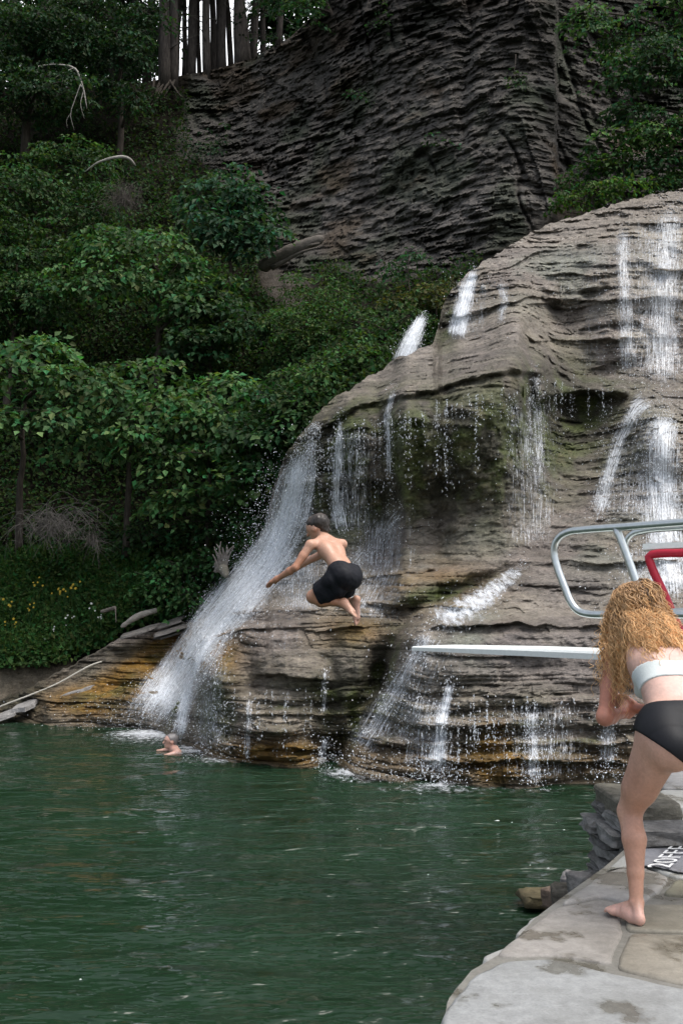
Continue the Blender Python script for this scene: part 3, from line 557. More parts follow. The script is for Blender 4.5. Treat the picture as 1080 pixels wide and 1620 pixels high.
# foam lying on the pool
mb = MB()
for (x0, y0, rx, ry, dn) in ((235, 1160, 110, 12, 1.0), (240, 1166, 170, 24, 0.72), (330, 1200, 110, 24, 0.62), (700, 1250, 240, 16, 0.62), (560, 1232, 110, 22, 0.6), (300, 1186, 60, 16, 0.85), (350, 1203, 60, 10, 0.7), (545, 1222, 70, 14, 0.85), (690, 1242, 90, 10, 0.8), (850, 1250, 90, 8, 0.6), (960, 1250, 60, 8, 0.6), (440, 1225, 80, 10, 0.4)):
    a = np.linspace(0, 2 * math.pi, 33)[None]; r = np.linspace(0, 1, 9)[:, None]
    g = G(x0 + rx * r * np.cos(a), y0 + ry * r * np.sin(a), 0.034); g[..., 2] = 0.034 + 0.006 * np.cos(r * 3)
    so = RNG.random() * 40; den = dn * (1 - r ** 1.5) * 1.0 + 0 * a
    mb.add(g, grid_quads(9, 33), w=np.stack([g[..., 0] + so, g[..., 1] * 0.5 + so, den], -1).reshape(-1, 3))
mb.obj('pool_foam', M['foam'], kind='stuff')
mb = MB()
for k in range(12):
    x0 = RNG.uniform(20, 900); y0 = 1260 + 320 * RNG.random() ** 1.4
    if x0 > 640 and y0 > 1420: continue
    if k < 10: x0 = RNG.uniform(560, 900); y0 = RNG.uniform(1270, 1400)
    g = G(x0, y0, 0.0)[None]; n = 7; a = np.arange(n) * 2 * math.pi / n; rr = (0.003 + 0.007 * RNG.random() ** 2) * (0.4 + 1.0 * RNG.random(n)); el = 1 + 2.5 * RNG.random()
    v = g + np.stack([rr * np.cos(a) * el, rr * np.sin(a), 0 * a], -1); v[:, 2] = 0.030; c = v.mean(0, keepdims=True); c[0, 2] = 0.038
    mb.add(np.concatenate([v, c]), t=[(i, (i + 1) % n, n) for i in range(n)])
mb.obj('floating_flecks', M['board'], kind='stuff')
# ================================================================= TREES AND PLANTS
UP = np.array([0, 0, 1.0])
def nrm(a): return a / (np.linalg.norm(a, axis=-1, keepdims=True) + 1e-9)
def add_leaves(mb, p, d, n, L, wid, col, fold=0.12):
    k = len(p); d = nrm(d); s = nrm(np.cross(n, d)); n = np.cross(d, s); L = np.broadcast_to(np.asarray(L, float), (k,))[:, None]; w = L * wid
    v = np.stack([p, p + d * L * 0.42 + s * w + n * L * fold, p + d * L - n * L * fold * 0.8, p + d * L * 0.42 - s * w + n * L * fold], 1).reshape(-1, 3)
    i = np.arange(k)[:, None] * 4
    t = np.concatenate([i + np.array([[0, 1, 2]]), i + np.array([[0, 2, 3]])])
    mb.add(v, t=t, c=np.repeat(col, 4, 0))
def leaf_cols(k, base, var=0.3):
    c = np.tile(np.array(base, float), (k, 1)); h = RNG.normal(0, 1, (k, 1)); c = c * np.clip(1 + var * h, 0.3, 2.2); c[:, 0] *= np.clip(1 + 0.3 * RNG.normal(0, 1, k), 0.5, 1.8); return c
def sprays(mb, cen, nor, R, per, L, wid, base, jitter=0.35, droop=0.35):
    """flat layered leaf sprays"""
    n = len(cen); nor = nrm(nor); k = n * per
    c = np.repeat(cen, per, 0); nn = np.repeat(nor, per, 0); RR = np.repeat(R, per)
    a = RNG.random(k) * 2 * math.pi; r = np.sqrt(RNG.random(k)) * RR
    t1 = nrm(np.cross(nn, np.array([0.31, 0.9, 0.2]))); t2 = np.cross(nn, t1)
    dirr = t1 * np.cos(a)[:, None] + t2 * np.sin(a)[:, None]
    p = c + dirr * r[:, None] + nn * RNG.normal(0, 0.05, (k, 1)) * RR[:, None]; p[:, 2] -= droop * (r ** 2 / RR)
    d = dirr + RNG.normal(0, 0.45, (k, 3)); d[:, 2] -= 0.45
    n2 = nn + RNG.normal(0, jitter, (k, 3))
    tone = np.repeat(np.clip(1 + 0.32 * RNG.normal(0, 1, n), 0.55, 1.6), per)[:, None]
    add_leaves(mb, p, d, n2, L * (0.7 + 0.6 * RNG.random(k)), wid, leaf_cols(k, base) * tone)
def fill_blob(mb, c, rad, nsp, R, per, L, wid, base, **kw):
    d = nrm(RNG.normal(0, 1, (nsp, 3))); rr = RNG.random(nsp) ** 0.45
    cen = c + d * rr[:, None] * np.array(rad); nor = UP + 0.35 * d + RNG.normal(0, 0.2, (nsp, 3)); nor[:, 1] -= 0.25
    sprays(mb, cen, nor, R * (0.6 + 0.7 * RNG.random(nsp)), per, L, wid, base, **kw); return cen
def limb(mb, a, b, r0, r1, sag=0.1, n=8, c=(0.06, 0.05, 0.042)):
    a, b = np.array(a), np.array(b); t = np.linspace(0, 1, n)[:, None]; L = np.linalg.norm(b - a)
    p = a + (b - a) * t + np.sin(t * math.pi) * np.array([0, 0, sag * L]) + np.cumsum(RNG.normal(0, 0.012 * L, (n, 3)), 0) * t * (1 - 0.3 * t)
    tube(mb, p, np.linspace(r0, r1, n), 7, c); return p
def tree(name, label, cat, base, top, r0, blobs, leaf=(0.15, 0.33, (0.032, 0.080, 0.036)), dens=1.0, group=None, trunkcol=(0.06, 0.05, 0.042), R=0.5, **kw):
    """base, top: (px,py,D); blobs: (px,py,D,rx_px,ry_px)"""
    root = thing(name, label, cat, group)
    b = V(*base); b[2] -= 0.3; t = V(*top); tr = MB(); t = b + (t - b) * 0.8; line = limb(tr, b, t, r0 * 0.8, r0 * 0.2, 0.02, 14, trunkcol)
    cr = MB(); L, wid, col = leaf
    for (px, py, D, rx, ry) in blobs:
        s = D / F; rad = (rx * s, rx * s * 0.8, ry * s); c = V(px, py, D)
        nsp = max(6, int(dens * (rx * ry * s * s) * 24.0 / (R * R) ** 0.5)); per = int(30 * (R / 0.5) ** 2 * (0.15 / L) ** 1.3)
        cen = fill_blob(cr, c, rad, nsp, R, max(per, 10), L, wid, col, **kw)
        i = np.argmin(np.linalg.norm(line - (c + np.array([0, 0.3, -rad[2] * 0.8])), axis=1)); limb(tr, line[i], c, r0 * 0.4, r0 * 0.12, 0.08, 8, trunkcol)
        for kk in range(0, nsp, max(1, nsp // 12)): limb(tr, c, cen[kk], r0 * 0.12, 0.006, 0.05, 5, trunkcol)
    tr.obj('trunk', M['bark'], root, smooth=True); cr.obj('crown', M['leaf'], root); return root
MAPLE = (0.165, 0.36, (0.060, 0.126, 0.044)); MAPLE_D = (0.16, 0.36, (0.034, 0.076, 0.030)); FINE = (0.13, 0.32, (0.038, 0.082, 0.028)); BLUE = (0.20, 0.30, (0.036, 0.088, 0.048)); YEL = (0.12, 0.33, (0.055, 0.105, 0.026)); DARK = (0.11, 0.28, (0.014, 0.034, 0.018))
T = tree
T('broadleaf_tree', 'dark bushy tree filling the upper left bank under the dead white branch', 'tree', (60, 520, 27.4), (90, 220, 28), 0.16, [(20, 300, 27, 90, 60), (110, 260, 28, 90, 45), (40, 400, 26.5, 110, 60), (150, 330, 27.5, 60, 50)], FINE)
T('broadleaf_tree', 'fine leaved tree at the left edge above the pale maple boughs', 'tree', (10, 640, 26), (30, 360, 26), 0.14, [(-20, 470, 25.5, 90, 60), (70, 470, 25.5, 80, 45), (-60, 360, 26, 80, 80)], FINE)
T('broadleaf_tree', 'pale leafy maple just below the grey brush tangle on the bank', 'tree', (250, 600, 25.6), (240, 340, 26), 0.13, [(210, 385, 25, 90, 40), (280, 420, 25, 80, 40), (180, 440, 24.8, 90, 40), (310, 480, 24.5, 70, 35)], (0.16, 0.36, (0.062, 0.132, 0.048)), R=0.72, dens=0.62)
T('broadleaf_tree', 'blue green broad leaved tree at the foot of the cliff left of the big log', 'tree', (360, 560, 26), (370, 280, 26.5), 0.11, [(385, 300, 26.3, 60, 40), (350, 350, 26, 70, 40), (400, 370, 25.8, 45, 45), (330, 300, 26.8, 45, 30)], BLUE)
T('maple_tree', 'maple with bright layered boughs at the left edge halfway up', 'tree', (30, 860, 23.3), (40, 540, 22.6), 0.13, [(60, 545, 22, 75, 28), (20, 590, 21.6, 90, 30), (110, 600, 21.8, 90, 24), (60, 650, 21.6, 100, 22), (-40, 640, 21.5, 60, 50)], (0.17, 0.38, (0.074, 0.150, 0.056)), R=0.72, dens=0.62)
T('maple_tree', 'maple spreading flat boughs over the dark hollow mid left', 'tree', (200, 860, 23), (210, 560, 22.8), 0.12, [(230, 580, 22.6, 75, 25), (190, 625, 22, 90, 24), (270, 640, 22, 90, 26), (220, 690, 21.8, 90, 22), (150, 690, 22.2, 60, 22)], MAPLE, R=0.72, dens=0.62)
T('maple_tree', 'maple with drooping boughs beside the white falls, right of the dark hollow', 'tree', (330, 880, 22.3), (330, 600, 22.4), 0.11, [(340, 600, 22.3, 70, 26), (310, 660, 21.8, 80, 26), (370, 660, 21.6, 55, 28), (330, 720, 21.5, 85, 24), (380, 760, 21, 50, 26), (300, 780, 21.6, 70, 22)], MAPLE, R=0.72, dens=0.62)
T('young_tree', 'young broadleaf tree between the maples and the shrub covered ledge', 'tree', (330, 640, 25), (340, 430, 25.2), 0.09, [(340, 470, 24.6, 70, 40), (390, 510, 24.2, 60, 35), (310, 540, 24.2, 70, 35)], MAPLE_D)
T('young_tree', 'small leafy tree leaning over the crest of the white falls', 'tree', (420, 800, 21.3), (430, 600, 21.4), 0.07, [(430, 625, 21, 60, 26), (400, 680, 20.8, 50, 30), (455, 670, 20.4, 32, 30), (410, 740, 20.8, 40, 30)], (0.15, 0.36, (0.040, 0.095, 0.036)))
T('shrub', 'dense rounded vine covered shrub below the big log', 'shrub', (490, 580, 24), (495, 460, 24), 0.05, [(495, 460, 24, 62, 42), (470, 520, 23.5, 70, 50), (530, 530, 23.3, 60, 45)], (0.085, 0.36, (0.046, 0.094, 0.026)), R=0.35, dens=1.2)
T('shrub', 'yellow green shrub growing behind the curved crest of the falls', 'shrub', (520, 680, 20.6), (520, 580, 21), 0.04, [(500, 600, 20.8, 70, 40), (560, 570, 21, 60, 35), (460, 640, 20.6, 45, 30)], (0.12, 0.34, (0.046, 0.100, 0.030)), R=0.4)
T('shrub', 'low green shrub behind the white jet at the upper ledge', 'shrub', (610, 580, 21.4), (610, 500, 21.8), 0.04, [(600, 530, 21.8, 60, 30), (650, 500, 22, 55, 26), (560, 510, 22.5, 50, 30)], (0.11, 0.34, (0.040, 0.085, 0.026)), R=0.4)
T('shrub', 'reddish tinged shrub between the cliff foot and the upper falls', 'shrub', (690, 490, 22.6), (690, 440, 23), 0.03, [(680, 465, 22.8, 45, 28), (720, 445, 23, 28, 16), (640, 475, 23, 40, 24)], (0.11, 0.34, (0.058, 0.075, 0.024)), R=0.35)
T('sapling', 'little feathery sapling against the cliff foot above the white jet', 'sapling', (650, 470, 23.8), (640, 400, 24), 0.035, [(640, 412, 24, 36, 14), (625, 428, 24, 26, 9), (655, 400, 24.1, 20, 9)], (0.12, 0.22, (0.026, 0.075, 0.034)), R=0.3, dens=0.9)
T('broadleaf_tree', 'light leaved tree hanging over the upper right of the cliff', 'tree', (1150, 300, 25.4), (1090, 0, 25.2), 0.14, [(1040, 90, 24.8, 70, 40), (1080, 20, 25, 80, 50), (1010, 170, 25, 55, 28), (1060, 200, 24.6, 55, 24), (970, 60, 25.6, 60, 26), (1140, 120, 25, 70, 100), (985, 120, 25.2, 40, 22), (1040, 250, 25, 60, 22), (930, 20, 25.6, 40, 24)], (0.13, 0.34, (0.044, 0.100, 0.044)), dens=0.95)
T('sapling', 'slender sapling with bright leaves rising from the top of the right falls', 'sapling', (976, 310, 25), (990, 215, 25), 0.04, [(985, 212, 24.8, 42, 14), (1020, 225, 24.8, 45, 13), (960, 255, 24.9, 36, 14), (1050, 205, 24.8, 36, 18)], (0.14, 0.34, (0.060, 0.130, 0.032)), dens=0.9)
T('shrub', 'bright green shrub on the crest above the grey dome of rock', 'shrub', (940, 330, 24.2), (935, 290, 24.2), 0.03, [(930, 305, 24, 60, 20), (985, 292, 24, 60, 20), (890, 318, 24, 30, 16)], (0.12, 0.34, (0.055, 0.120, 0.028)), R=0.35)
T('shrub', 'dim green shrub in the recess behind the crest at the right edge', 'shrub', (960, 300, 26), (955, 255, 26), 0.03, [(950, 250, 25.4, 50, 30), (1060, 285, 25, 50, 20), (900, 290, 25, 30, 20)], (0.12, 0.34, (0.036, 0.085, 0.028)), R=0.35)
T('hanging_vine', 'patch of creeper hanging high on the bare cliff face', 'vine', (815, 70, 26), (815, 140, 25.2), 0.015, [(815, 115, 25.0, 16, 24)], (0.11, 0.34, (0.028, 0.062, 0.026)), R=0.25, dens=0.5)
for px_, py_, D_, rx_, ry_, lb in ((560, 150, 29.2, 26, 16, 'creeper clinging to the upper left of the cliff face'), (705, 215, 26.6, 34, 12, 'thin creeper across the middle of the cliff face'), (335, 225, 32.4, 44, 40, 'dark creeper on the shaded cliff below the ridge trunks'), (600, 20, 29.2, 20, 40, 'dim creeper trailing down from the cliff top at the centre')):
    T('hanging_vine', lb, 'vine', (px_, py_ - 10, D_ + 0.8), (px_, py_ + 20, D_), 0.012, [(px_, py_, D_ - 0.3, rx_, ry_)], (0.12, 0.34, (0.026, 0.062, 0.028)), R=0.25, dens=0.35)
# low shrubs on the bank beside the falls
T('shrub', 'leafy shrub beside the root tangle next to the falls', 'shrub', (310, 950, 21.8), (310, 880, 21.8), 0.03, [(290, 900, 21.6, 60, 30), (340, 880, 21.4, 35, 26), (250, 920, 21.4, 45, 26), (300, 940, 21.2, 40, 22)], (0.12, 0.36, (0.036, 0.092, 0.030)), R=0.35, dens=1.1)
T('shrub', 'dim shrub at the bottom of the dark hollow on the left bank', 'shrub', (230, 880, 23), (230, 830, 23), 0.03, [(220, 850, 22.8, 70, 22), (340, 830, 22, 50, 24), (390, 820, 21, 26, 30)], (0.13, 0.36, (0.030, 0.075, 0.028)), R=0.35)
# tall trees along the ridge: bare trunks against the white sky, crowns above the picture
ridge = [(262, 128, 34.0, 22, 0, 'thick twin stemmed trunk with roots over the edge on the skyline'), (276, 122, 35.2, 14, 6, 'trunk close behind the thick twin stem on the skyline'), (303, 118, 35.0, 15, -2, 'straight trunk on the skyline left of the bright gap'), (328, 114, 34.6, 13, -12, 'trunk leaning left across the bright gap in the skyline'),
         (336, 112, 36.5, 10, 6, 'thin trunk in the middle of the bright gap in the skyline'), (352, 112, 35.2, 15, -14, 'dark trunk on the right of the bright gap in the skyline'), (381, 100, 34.4, 20, -4, 'stout pale trunk at the ridge end nearest the cliff'), (392, 98, 34.6, 15, -22, 'trunk leaning left out of the ridge end beside the stout pale trunk'), (401, 94, 36.0, 12, 0, 'slim trunk behind the ridge end above the cliff'),
         (232, 132, 35.6, 14, 3, 'trunk standing in dark foliage left of the thick twin stem'), (212, 136, 36.5, 11, -3, 'thin trunk deep in the wood behind the dead branches'), (180, 138, 36, 15, 4, 'dim trunk above the white dead branch on the hill top'), (75, 142, 36, 14, 2, 'dim trunk in the dark wood near the upper left corner'), (440, 72, 34.4, 10, 8, 'small trunk at the cliff top right of the ridge end'), (120, 140, 37, 12, -4, 'narrow trunk between the dim trunks on the hill top'), (20, 142, 36.5, 13, 5, 'trunk nearest the left edge on the hill top'), (291, 120, 37.5, 8, 3, 'slender trunk seen through the gap beside the thick twin stem'), (316, 116, 38, 7, -4, 'slender far trunk left of the middle of the bright gap'), (344, 112, 38.5, 6, 5, 'very thin far trunk in the middle of the bright gap'), (366, 106, 37.5, 9, -6, 'slender trunk left of the stout pale trunk'), (416, 88, 37, 9, 6, 'slender trunk right of the slim trunk behind the ridge end')]
for i, (px, py, D, wpx, lean, lab) in enumerate(ridge):
    root = thing('ridge_tree', lab, 'tree', 'tall trees along the ridge')
    b = V(px, py + 14, D); t = V(px + lean * 1.6, py - 420, D + 0.4); tr = MB(); r = wpx * D / F / 2
    line = limb(tr, b, t, r * 1.15, r * 0.55, 0.0, 16, (0.060, 0.052, 0.046))
    if i == 0: limb(tr, b + np.array([0.3, 0, 0]), V(287, -200, 34.0), r * 0.7, r * 0.4, 0, 12, (0.06, 0.052, 0.046))
    if wpx > 14:
        for k in range(7): a = b + np.array([RNG.normal(0, r), -0.1, 0.3]); limb(tr, a, a + np.array([RNG.normal(0, 0.7), -0.7 - 0.3 * RNG.random(), -1.0 - 0.8 * RNG.random()]), 0.05, 0.012, -0.05, 6, (0.07, 0.06, 0.05))
    for k in range(9):                                        # dead twigs along the trunk
        a = line[int(RNG.integers(2, 10))]; limb(tr, a, a + np.array([RNG.normal(0, 1.2), -0.3 + RNG.normal(0, 0.5), RNG.normal(0.1, 0.4)]), 0.022, 0.006, 0.05, 5, (0.09, 0.08, 0.07))
    tr.obj('trunk', M['bark'], root, smooth=True)
    cr = MB(); fill_blob(cr, V(px + lean, py - 330, D), (2.6, 2.6, 2.6), 60, 0.9, 26, 0.30, 0.3, (0.02, 0.045, 0.022))
    if px < 250 or px > 430: fill_blob(cr, V(px, py - 70, D - 1), (1.6, 1.2, 1.6), 46, 0.5, 20, 0.15, 0.3, (0.020, 0.046, 0.020))
    else: fill_blob(cr, V(px, py - 190, D), (1.5, 1.2, 1.2), 30, 0.6, 18, 0.18, 0.3, (0.02, 0.046, 0.02))
    cr.obj('crown', M['leaf'], root)
T('broadleaf_tree', 'dark thick foliaged tree in the upper left corner of the wood', 'tree', (40, 240, 31), (50, -40, 31), 0.2, [(20, 40, 30.5, 100, 60), (110, 60, 31, 90, 60), (60, 140, 30, 110, 45), (-60, 100, 30, 80, 90), (150, 10, 31.5, 70, 45)], (0.14, 0.32, (0.024, 0.056, 0.024)), dens=1.0)
T('broadleaf_tree', 'dim tree with hanging leaves left of the skyline trunks', 'tree', (190, 240, 31.5), (200, 0, 31.5), 0.15, [(200, 70, 31.2, 50, 45), (180, 130, 30.8, 45, 24), (230, 20, 31.8, 50, 30), (215, 150, 30.4, 26, 24)], (0.14, 0.32, (0.022, 0.052, 0.024)), dens=0.9)
T('broadleaf_tree', 'green spray of leaves leaning out over the cliff top at the centre', 'tree', (530, 20, 31), (480, -60, 31), 0.1, [(480, 12, 30.5, 30, 24), (455, -20, 31, 50, 30), (510, -30, 31, 50, 26)], (0.15, 0.34, (0.034, 0.085, 0.036)), dens=0.8)
T('broadleaf_tree', 'dense dark tree behind the ridge trunks at the far upper left', 'tree', (40, 150, 38), (40, -60, 38), 0.2, [(20, 40, 38, 90, 70), (110, 30, 38.2, 80, 80), (60, 100, 37.6, 110, 36)], (0.2, 0.34, (0.018, 0.042, 0.020)), R=0.7)
T('broadleaf_tree', 'dense dark tree behind the ridge just left of the bright gap', 'tree', (200, 150, 38), (200, -60, 38), 0.2, [(190, 30, 38, 60, 90), (235, 60, 38.4, 36, 60), (170, 100, 37.6, 70, 34)], (0.2, 0.34, (0.018, 0.042, 0.020)), R=0.7)
T('broadleaf_tree', 'dense dark tree behind the cliff top right of the bright gap', 'tree', (470, 70, 38), (470, -100, 38), 0.2, [(445, 20, 38, 38, 70), (500, -20, 37.5, 50, 60), (420, 40, 38.5, 20, 50)], (0.2, 0.34, (0.018, 0.042, 0.020)), R=0.7)
# creepers and tufts dotted on the cliff are counted as stuff with the ground cover
mb = MB(); n = 120000
ax = RNG.uniform(-120, 760, n); ay = RNG.uniform(140, 1110, n)
ok = (ay > pl(TOP, ax) + 4) & (ay < pl(CREST, ax) + 25) & (ay > pl(CY, ax) - 20 * RNG.random(n) - (ax < 300) * 900) & (ay < pl([(-200, 1062), (0, 1058), (100, 1048), (170, 1020), (210, 990), (330, 975), (380, 900)], ax) + 900 * (ax > 400))
ok &= (blob(ax, ay, 455, 445, 50, 36, 40) < 0.35) & (RNG.random(n) > 0.55 * blob(ax, ay, 110, 775, 170, 75)) & (RNG.random(n) > 0.3 * blob(ax, ay, 150, 190, 180, 45))
ax, ay = ax[ok], ay[ok]; k = len(ax)
p = P(ax, ay, gorgeD(ax, ay) - 0.05 - 0.35 * RNG.random(k)); nn = np.tile(np.array([0.15, -0.55, 0.8]), (k, 1)) + RNG.normal(0, 0.4, (k, 3))
dd = RNG.normal(0, 1, (k, 3)); dd[:, 2] += 0.3
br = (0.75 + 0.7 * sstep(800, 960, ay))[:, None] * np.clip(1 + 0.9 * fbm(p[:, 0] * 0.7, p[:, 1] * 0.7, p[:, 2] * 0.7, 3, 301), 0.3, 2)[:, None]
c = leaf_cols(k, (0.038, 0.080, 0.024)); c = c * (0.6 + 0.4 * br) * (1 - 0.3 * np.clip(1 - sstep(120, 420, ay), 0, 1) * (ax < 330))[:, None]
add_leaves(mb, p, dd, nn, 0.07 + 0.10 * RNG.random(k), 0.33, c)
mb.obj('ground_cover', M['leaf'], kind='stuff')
# tall grass and herbs on the bank just above the water
mb = MB(); n = 16000; ax = RNG.uniform(-160, 235, n); ay = RNG.uniform(880, 1062, n)
ok = ay < pl([(-200, 1060), (0, 1056), (80, 1050), (150, 1025), (190, 1000), (215, 970), (240, 940)], ax); ax, ay = ax[ok], ay[ok]; k = len(ax)
p = P(ax, ay, gorgeD(ax, ay) - 0.1); dd = np.tile(np.array([0.0, -0.25, 1.0]), (k, 1)) + RNG.normal(0, 0.35, (k, 3)); nn = np.tile(np.array([0.0, -1, 0.3]), (k, 1)) + RNG.normal(0, 0.5, (k, 3))
add_leaves(mb, p, dd, nn, 0.15 + 0.25 * RNG.random(k), 0.09, leaf_cols(k, (0.056, 0.118, 0.034)))
add_leaves(mb, p + np.array([0, -0.1, 0.22]), RNG.normal(0, 1, (k, 3)), np.tile(np.array([0, -0.6, 0.8]), (k, 1)) + RNG.normal(0, 0.4, (k, 3)), 0.06 + 0.08 * RNG.random(k), 0.34, leaf_cols(k, (0.052, 0.115, 0.032)))
mb.obj('grass', M['leaf'], kind='stuff')
# flowers
def flower(px, py, D, col, lab, r=0.036, n=7, grp=None):
    root = thing('wildflower', lab, 'flower', grp); c0 = V(px, py, D)
    for k in range(n):
        q = c0 + np.array([RNG.normal(0, 0.09), RNG.normal(0, 0.06), RNG.normal(0, 0.07)])
        st = MB(); pe = MB()
        tube(st, spline([q + np.array([RNG.normal(0, .05), 0.1, -0.5]), q + np.array([0, 0.03, -0.2]), q], 5), [0.006, 0.005, 0.005, 0.004, 0.003], 4, (0.04, 0.09, 0.03))
        m = 8; a = np.arange(m) * 2 * math.pi / m; rr = r * (0.55 + 0.45 * RNG.random()); d = np.stack([np.cos(a), 0.3 * np.sin(a) - 0.1, np.sin(a)], -1)
        add_leaves(pe, np.tile(q, (m, 1)), d, np.tile([0, -1.0, 0.2], (m, 1)), rr, 0.3, np.tile(np.array(col), (m, 1)))
        st.obj('stem', M['leaf'], root); pe.obj('bloom', M['flower'], root)
Yc, Wc = (0.50, 0.36, 0.03), (0.6, 0.62, 0.58)
g1 = 'yellow and white wildflowers on the left bank'
for a in ((100, 940, 'largest yellow flower cluster on the bank, highest in the grass'), (121, 929, 'yellow flower cluster just above and right of the largest cluster'), (64, 924, 'yellow flower heads left of the largest cluster'), (18, 986, 'yellow flowers low in the herbs close to the left edge'), (28, 987, 'yellow flower pair right beside the lowest left edge cluster'), (12, 956, 'faint yellow flower near the left edge under dark leaves'), (49, 960, 'single yellow bloom in the middle of the herb bank')):
    flower(a[0], a[1], 22.0, Yc, a[2], grp=g1, n=8 if a[0] == 100 else 5)
for a in ((112, 974, 'white flower head under the yellow clusters'), (143, 960, 'white flower head right of the yellow clusters'), (163, 976, 'white flower head nearest the fallen grey branch'), (68, 1006, 'white flower head low on the grassy bank'), (83, 990, 'white flower head between grass blades below the yellow bloom')):
    flower(a[0], a[1], 21.8, Wc, a[2], r=0.028, grp=g1, n=4)
# logs, dead branches, roots, rope
def log(name, label, cat, pts, rad, col=(0.20, 0.18, 0.16), mat='deadwood', extra=()):
    mb = MB(); p = spline([V(*a) for a in pts], 18); r = np.interp(np.linspace(0, 1, 18), np.linspace(0, 1, len(rad)), rad) * (1 + 0.07 * RNG.normal(0, 1, 18)); r[0] *= 0.6; r[-1] *= 0.5; tube(mb, p, r, 11, col)
    for e in extra: tube(mb, spline([V(*a) for a in e[0]], 8), np.linspace(e[1], e[1] * 0.25, 8), 6, col)
    return mb.obj(name, M[mat], smooth=True, label=label, cat=cat)
log('fallen_log', 'big weathered log lying at the foot of the cliff', 'log', [(412, 424, 27.0), (450, 402, 26.6), (512, 376, 26.3)], [0.17, 0.2, 0.12], (0.13, 0.115, 0.10), extra=[([(418, 414, 26.8), (470, 392, 26.4), (505, 385, 26.2)], 0.1), ([(430, 424, 26.7), (480, 398, 26.3), (500, 392, 26.1)], 0.08)])
log('fallen_branch', 'pale broken branch lying on the bank above the layered ledge', 'branch', [(192, 992, 21.5), (218, 975, 21.4), (252, 964, 21.5)], [0.04, 0.075, 0.05], (0.36, 0.33, 0.29))
log('broken_stub', 'short grey wood stub above the pale fallen branch', 'branch', [(160, 968, 21.8), (184, 961, 21.6)], [0.04, 0.045], (0.16, 0.14, 0.12), extra=[([(183, 962, 21.5), (184, 985, 21.4)], 0.02)])
log('dead_branch', 'bare whitish branch arching out above the grey brush', 'branch', [(134, 272, 27), (158, 256, 26.8), (200, 249, 26.8), (214, 262, 27.3)], [0.015, 0.032, 0.045, 0.045], (0.36, 0.34, 0.31))
log('dead_branch', 'drooping bare pale twigs hanging in the dark wood at upper left', 'branch', [(62, 104, 29.5), (90, 102, 29.4), (118, 108, 29.3), (132, 140, 29.2), (138, 172, 29.2)], [0.015, 0.025, 0.03, 0.025, 0.012], (0.34, 0.32, 0.29),
    extra=[([(118, 107, 29.3), (95, 118, 29.2), (76, 132, 29.2)], 0.014), ([(128, 133, 29.2), (118, 160, 29.1), (112, 180, 29.1), (118, 206, 29.1)], 0.016), ([(106, 110, 29.3), (100, 124, 29.2), (98, 136, 29.2)], 0.01), ([(132, 145, 29.2), (128, 165, 29.1), (134, 188, 29.1)], 0.012), ([(62, 104, 29.5), (58, 120, 29.5), (56, 136, 29.5)], 0.012), ([(113, 178, 29.1), (106, 190, 29.1), (107, 202, 29.1)], 0.008)])
def brush(name, label, px, py, D, rx, ry, n, col, up=0.2):
    mb = MB()
    for k in range(n):
        a = V(px + RNG.normal(0, rx * 0.3), py + ry * 0.6 + RNG.normal(0, ry * 0.25), D + RNG.normal(0, 0.2)); b = V(px + RNG.normal(0, rx * 0.6), py - ry * up + RNG.normal(0, ry * 0.5), D - 0.3 + RNG.normal(0, 0.3))
        b[2] -= 0.25 * RNG.random(); limb(mb, a, b, 0.007, 0.002, 0.28, 8, col)
        for j in range(3):
            m = a + (b - a) * RNG.uniform(0.4, 0.9); limb(mb, m, m + RNG.normal(0, 0.2, 3) - np.array([0, 0, 0.15]), 0.004, 0.0015, 0.1, 5, col)
    return mb.obj(name, M['deadwood'], label=label, cat='brush')
brush('dead_brush', 'tangle of leafless grey brush under the arching bare branch', 195, 305, 26.3, 36, 30, 70, (0.085, 0.074, 0.066))
brush('dead_brush', 'pale grey dead brush drooping at the left in front of the dark hollow', 85, 820, 21.6, 66, 30, 110, (0.125, 0.115, 0.105), up=0.1)
brush('dead_brush', 'small wisp of dead twigs at the right end of the dark hollow', 150, 845, 21.8, 18, 20, 26, (0.11, 0.10, 0.09))
def roots():
    mb = MB()
    for k in range(16):
        a = V(352 + RNG.normal(0, 8), 905, 20.6); b = V(360 + RNG.normal(0, 14), 868 + RNG.normal(0, 10), 20.4); limb(mb, a, b, 0.035, 0.008, 0.12, 8, (0.22, 0.2, 0.18))
    tube(mb, spline([V(342, 893, 20.9), V(352, 898, 20.6), V(358, 912, 20.3)], 8), [0.05, 0.1, 0.12, 0.12, 0.11, 0.1, 0.08, 0.04], 9, (0.16, 0.15, 0.125))
    return mb.obj('driftwood_roots', M['deadwood'], smooth=True, label='upturned grey root tangle of driftwood stuck beside the falls', cat='driftwood')
roots()
mb = MB(); tube(mb, spline([V(-60, 1143, 20.6), V(0, 1118, 20.4), V(90, 1082, 20.6), V(150, 1050, 20.9), V(178, 1043, 21.3)], 30), 0.018, 6); mb.obj('rope', M['rope'], smooth=True, label='thin white rope strung down the rock bank to the water', cat='rope')
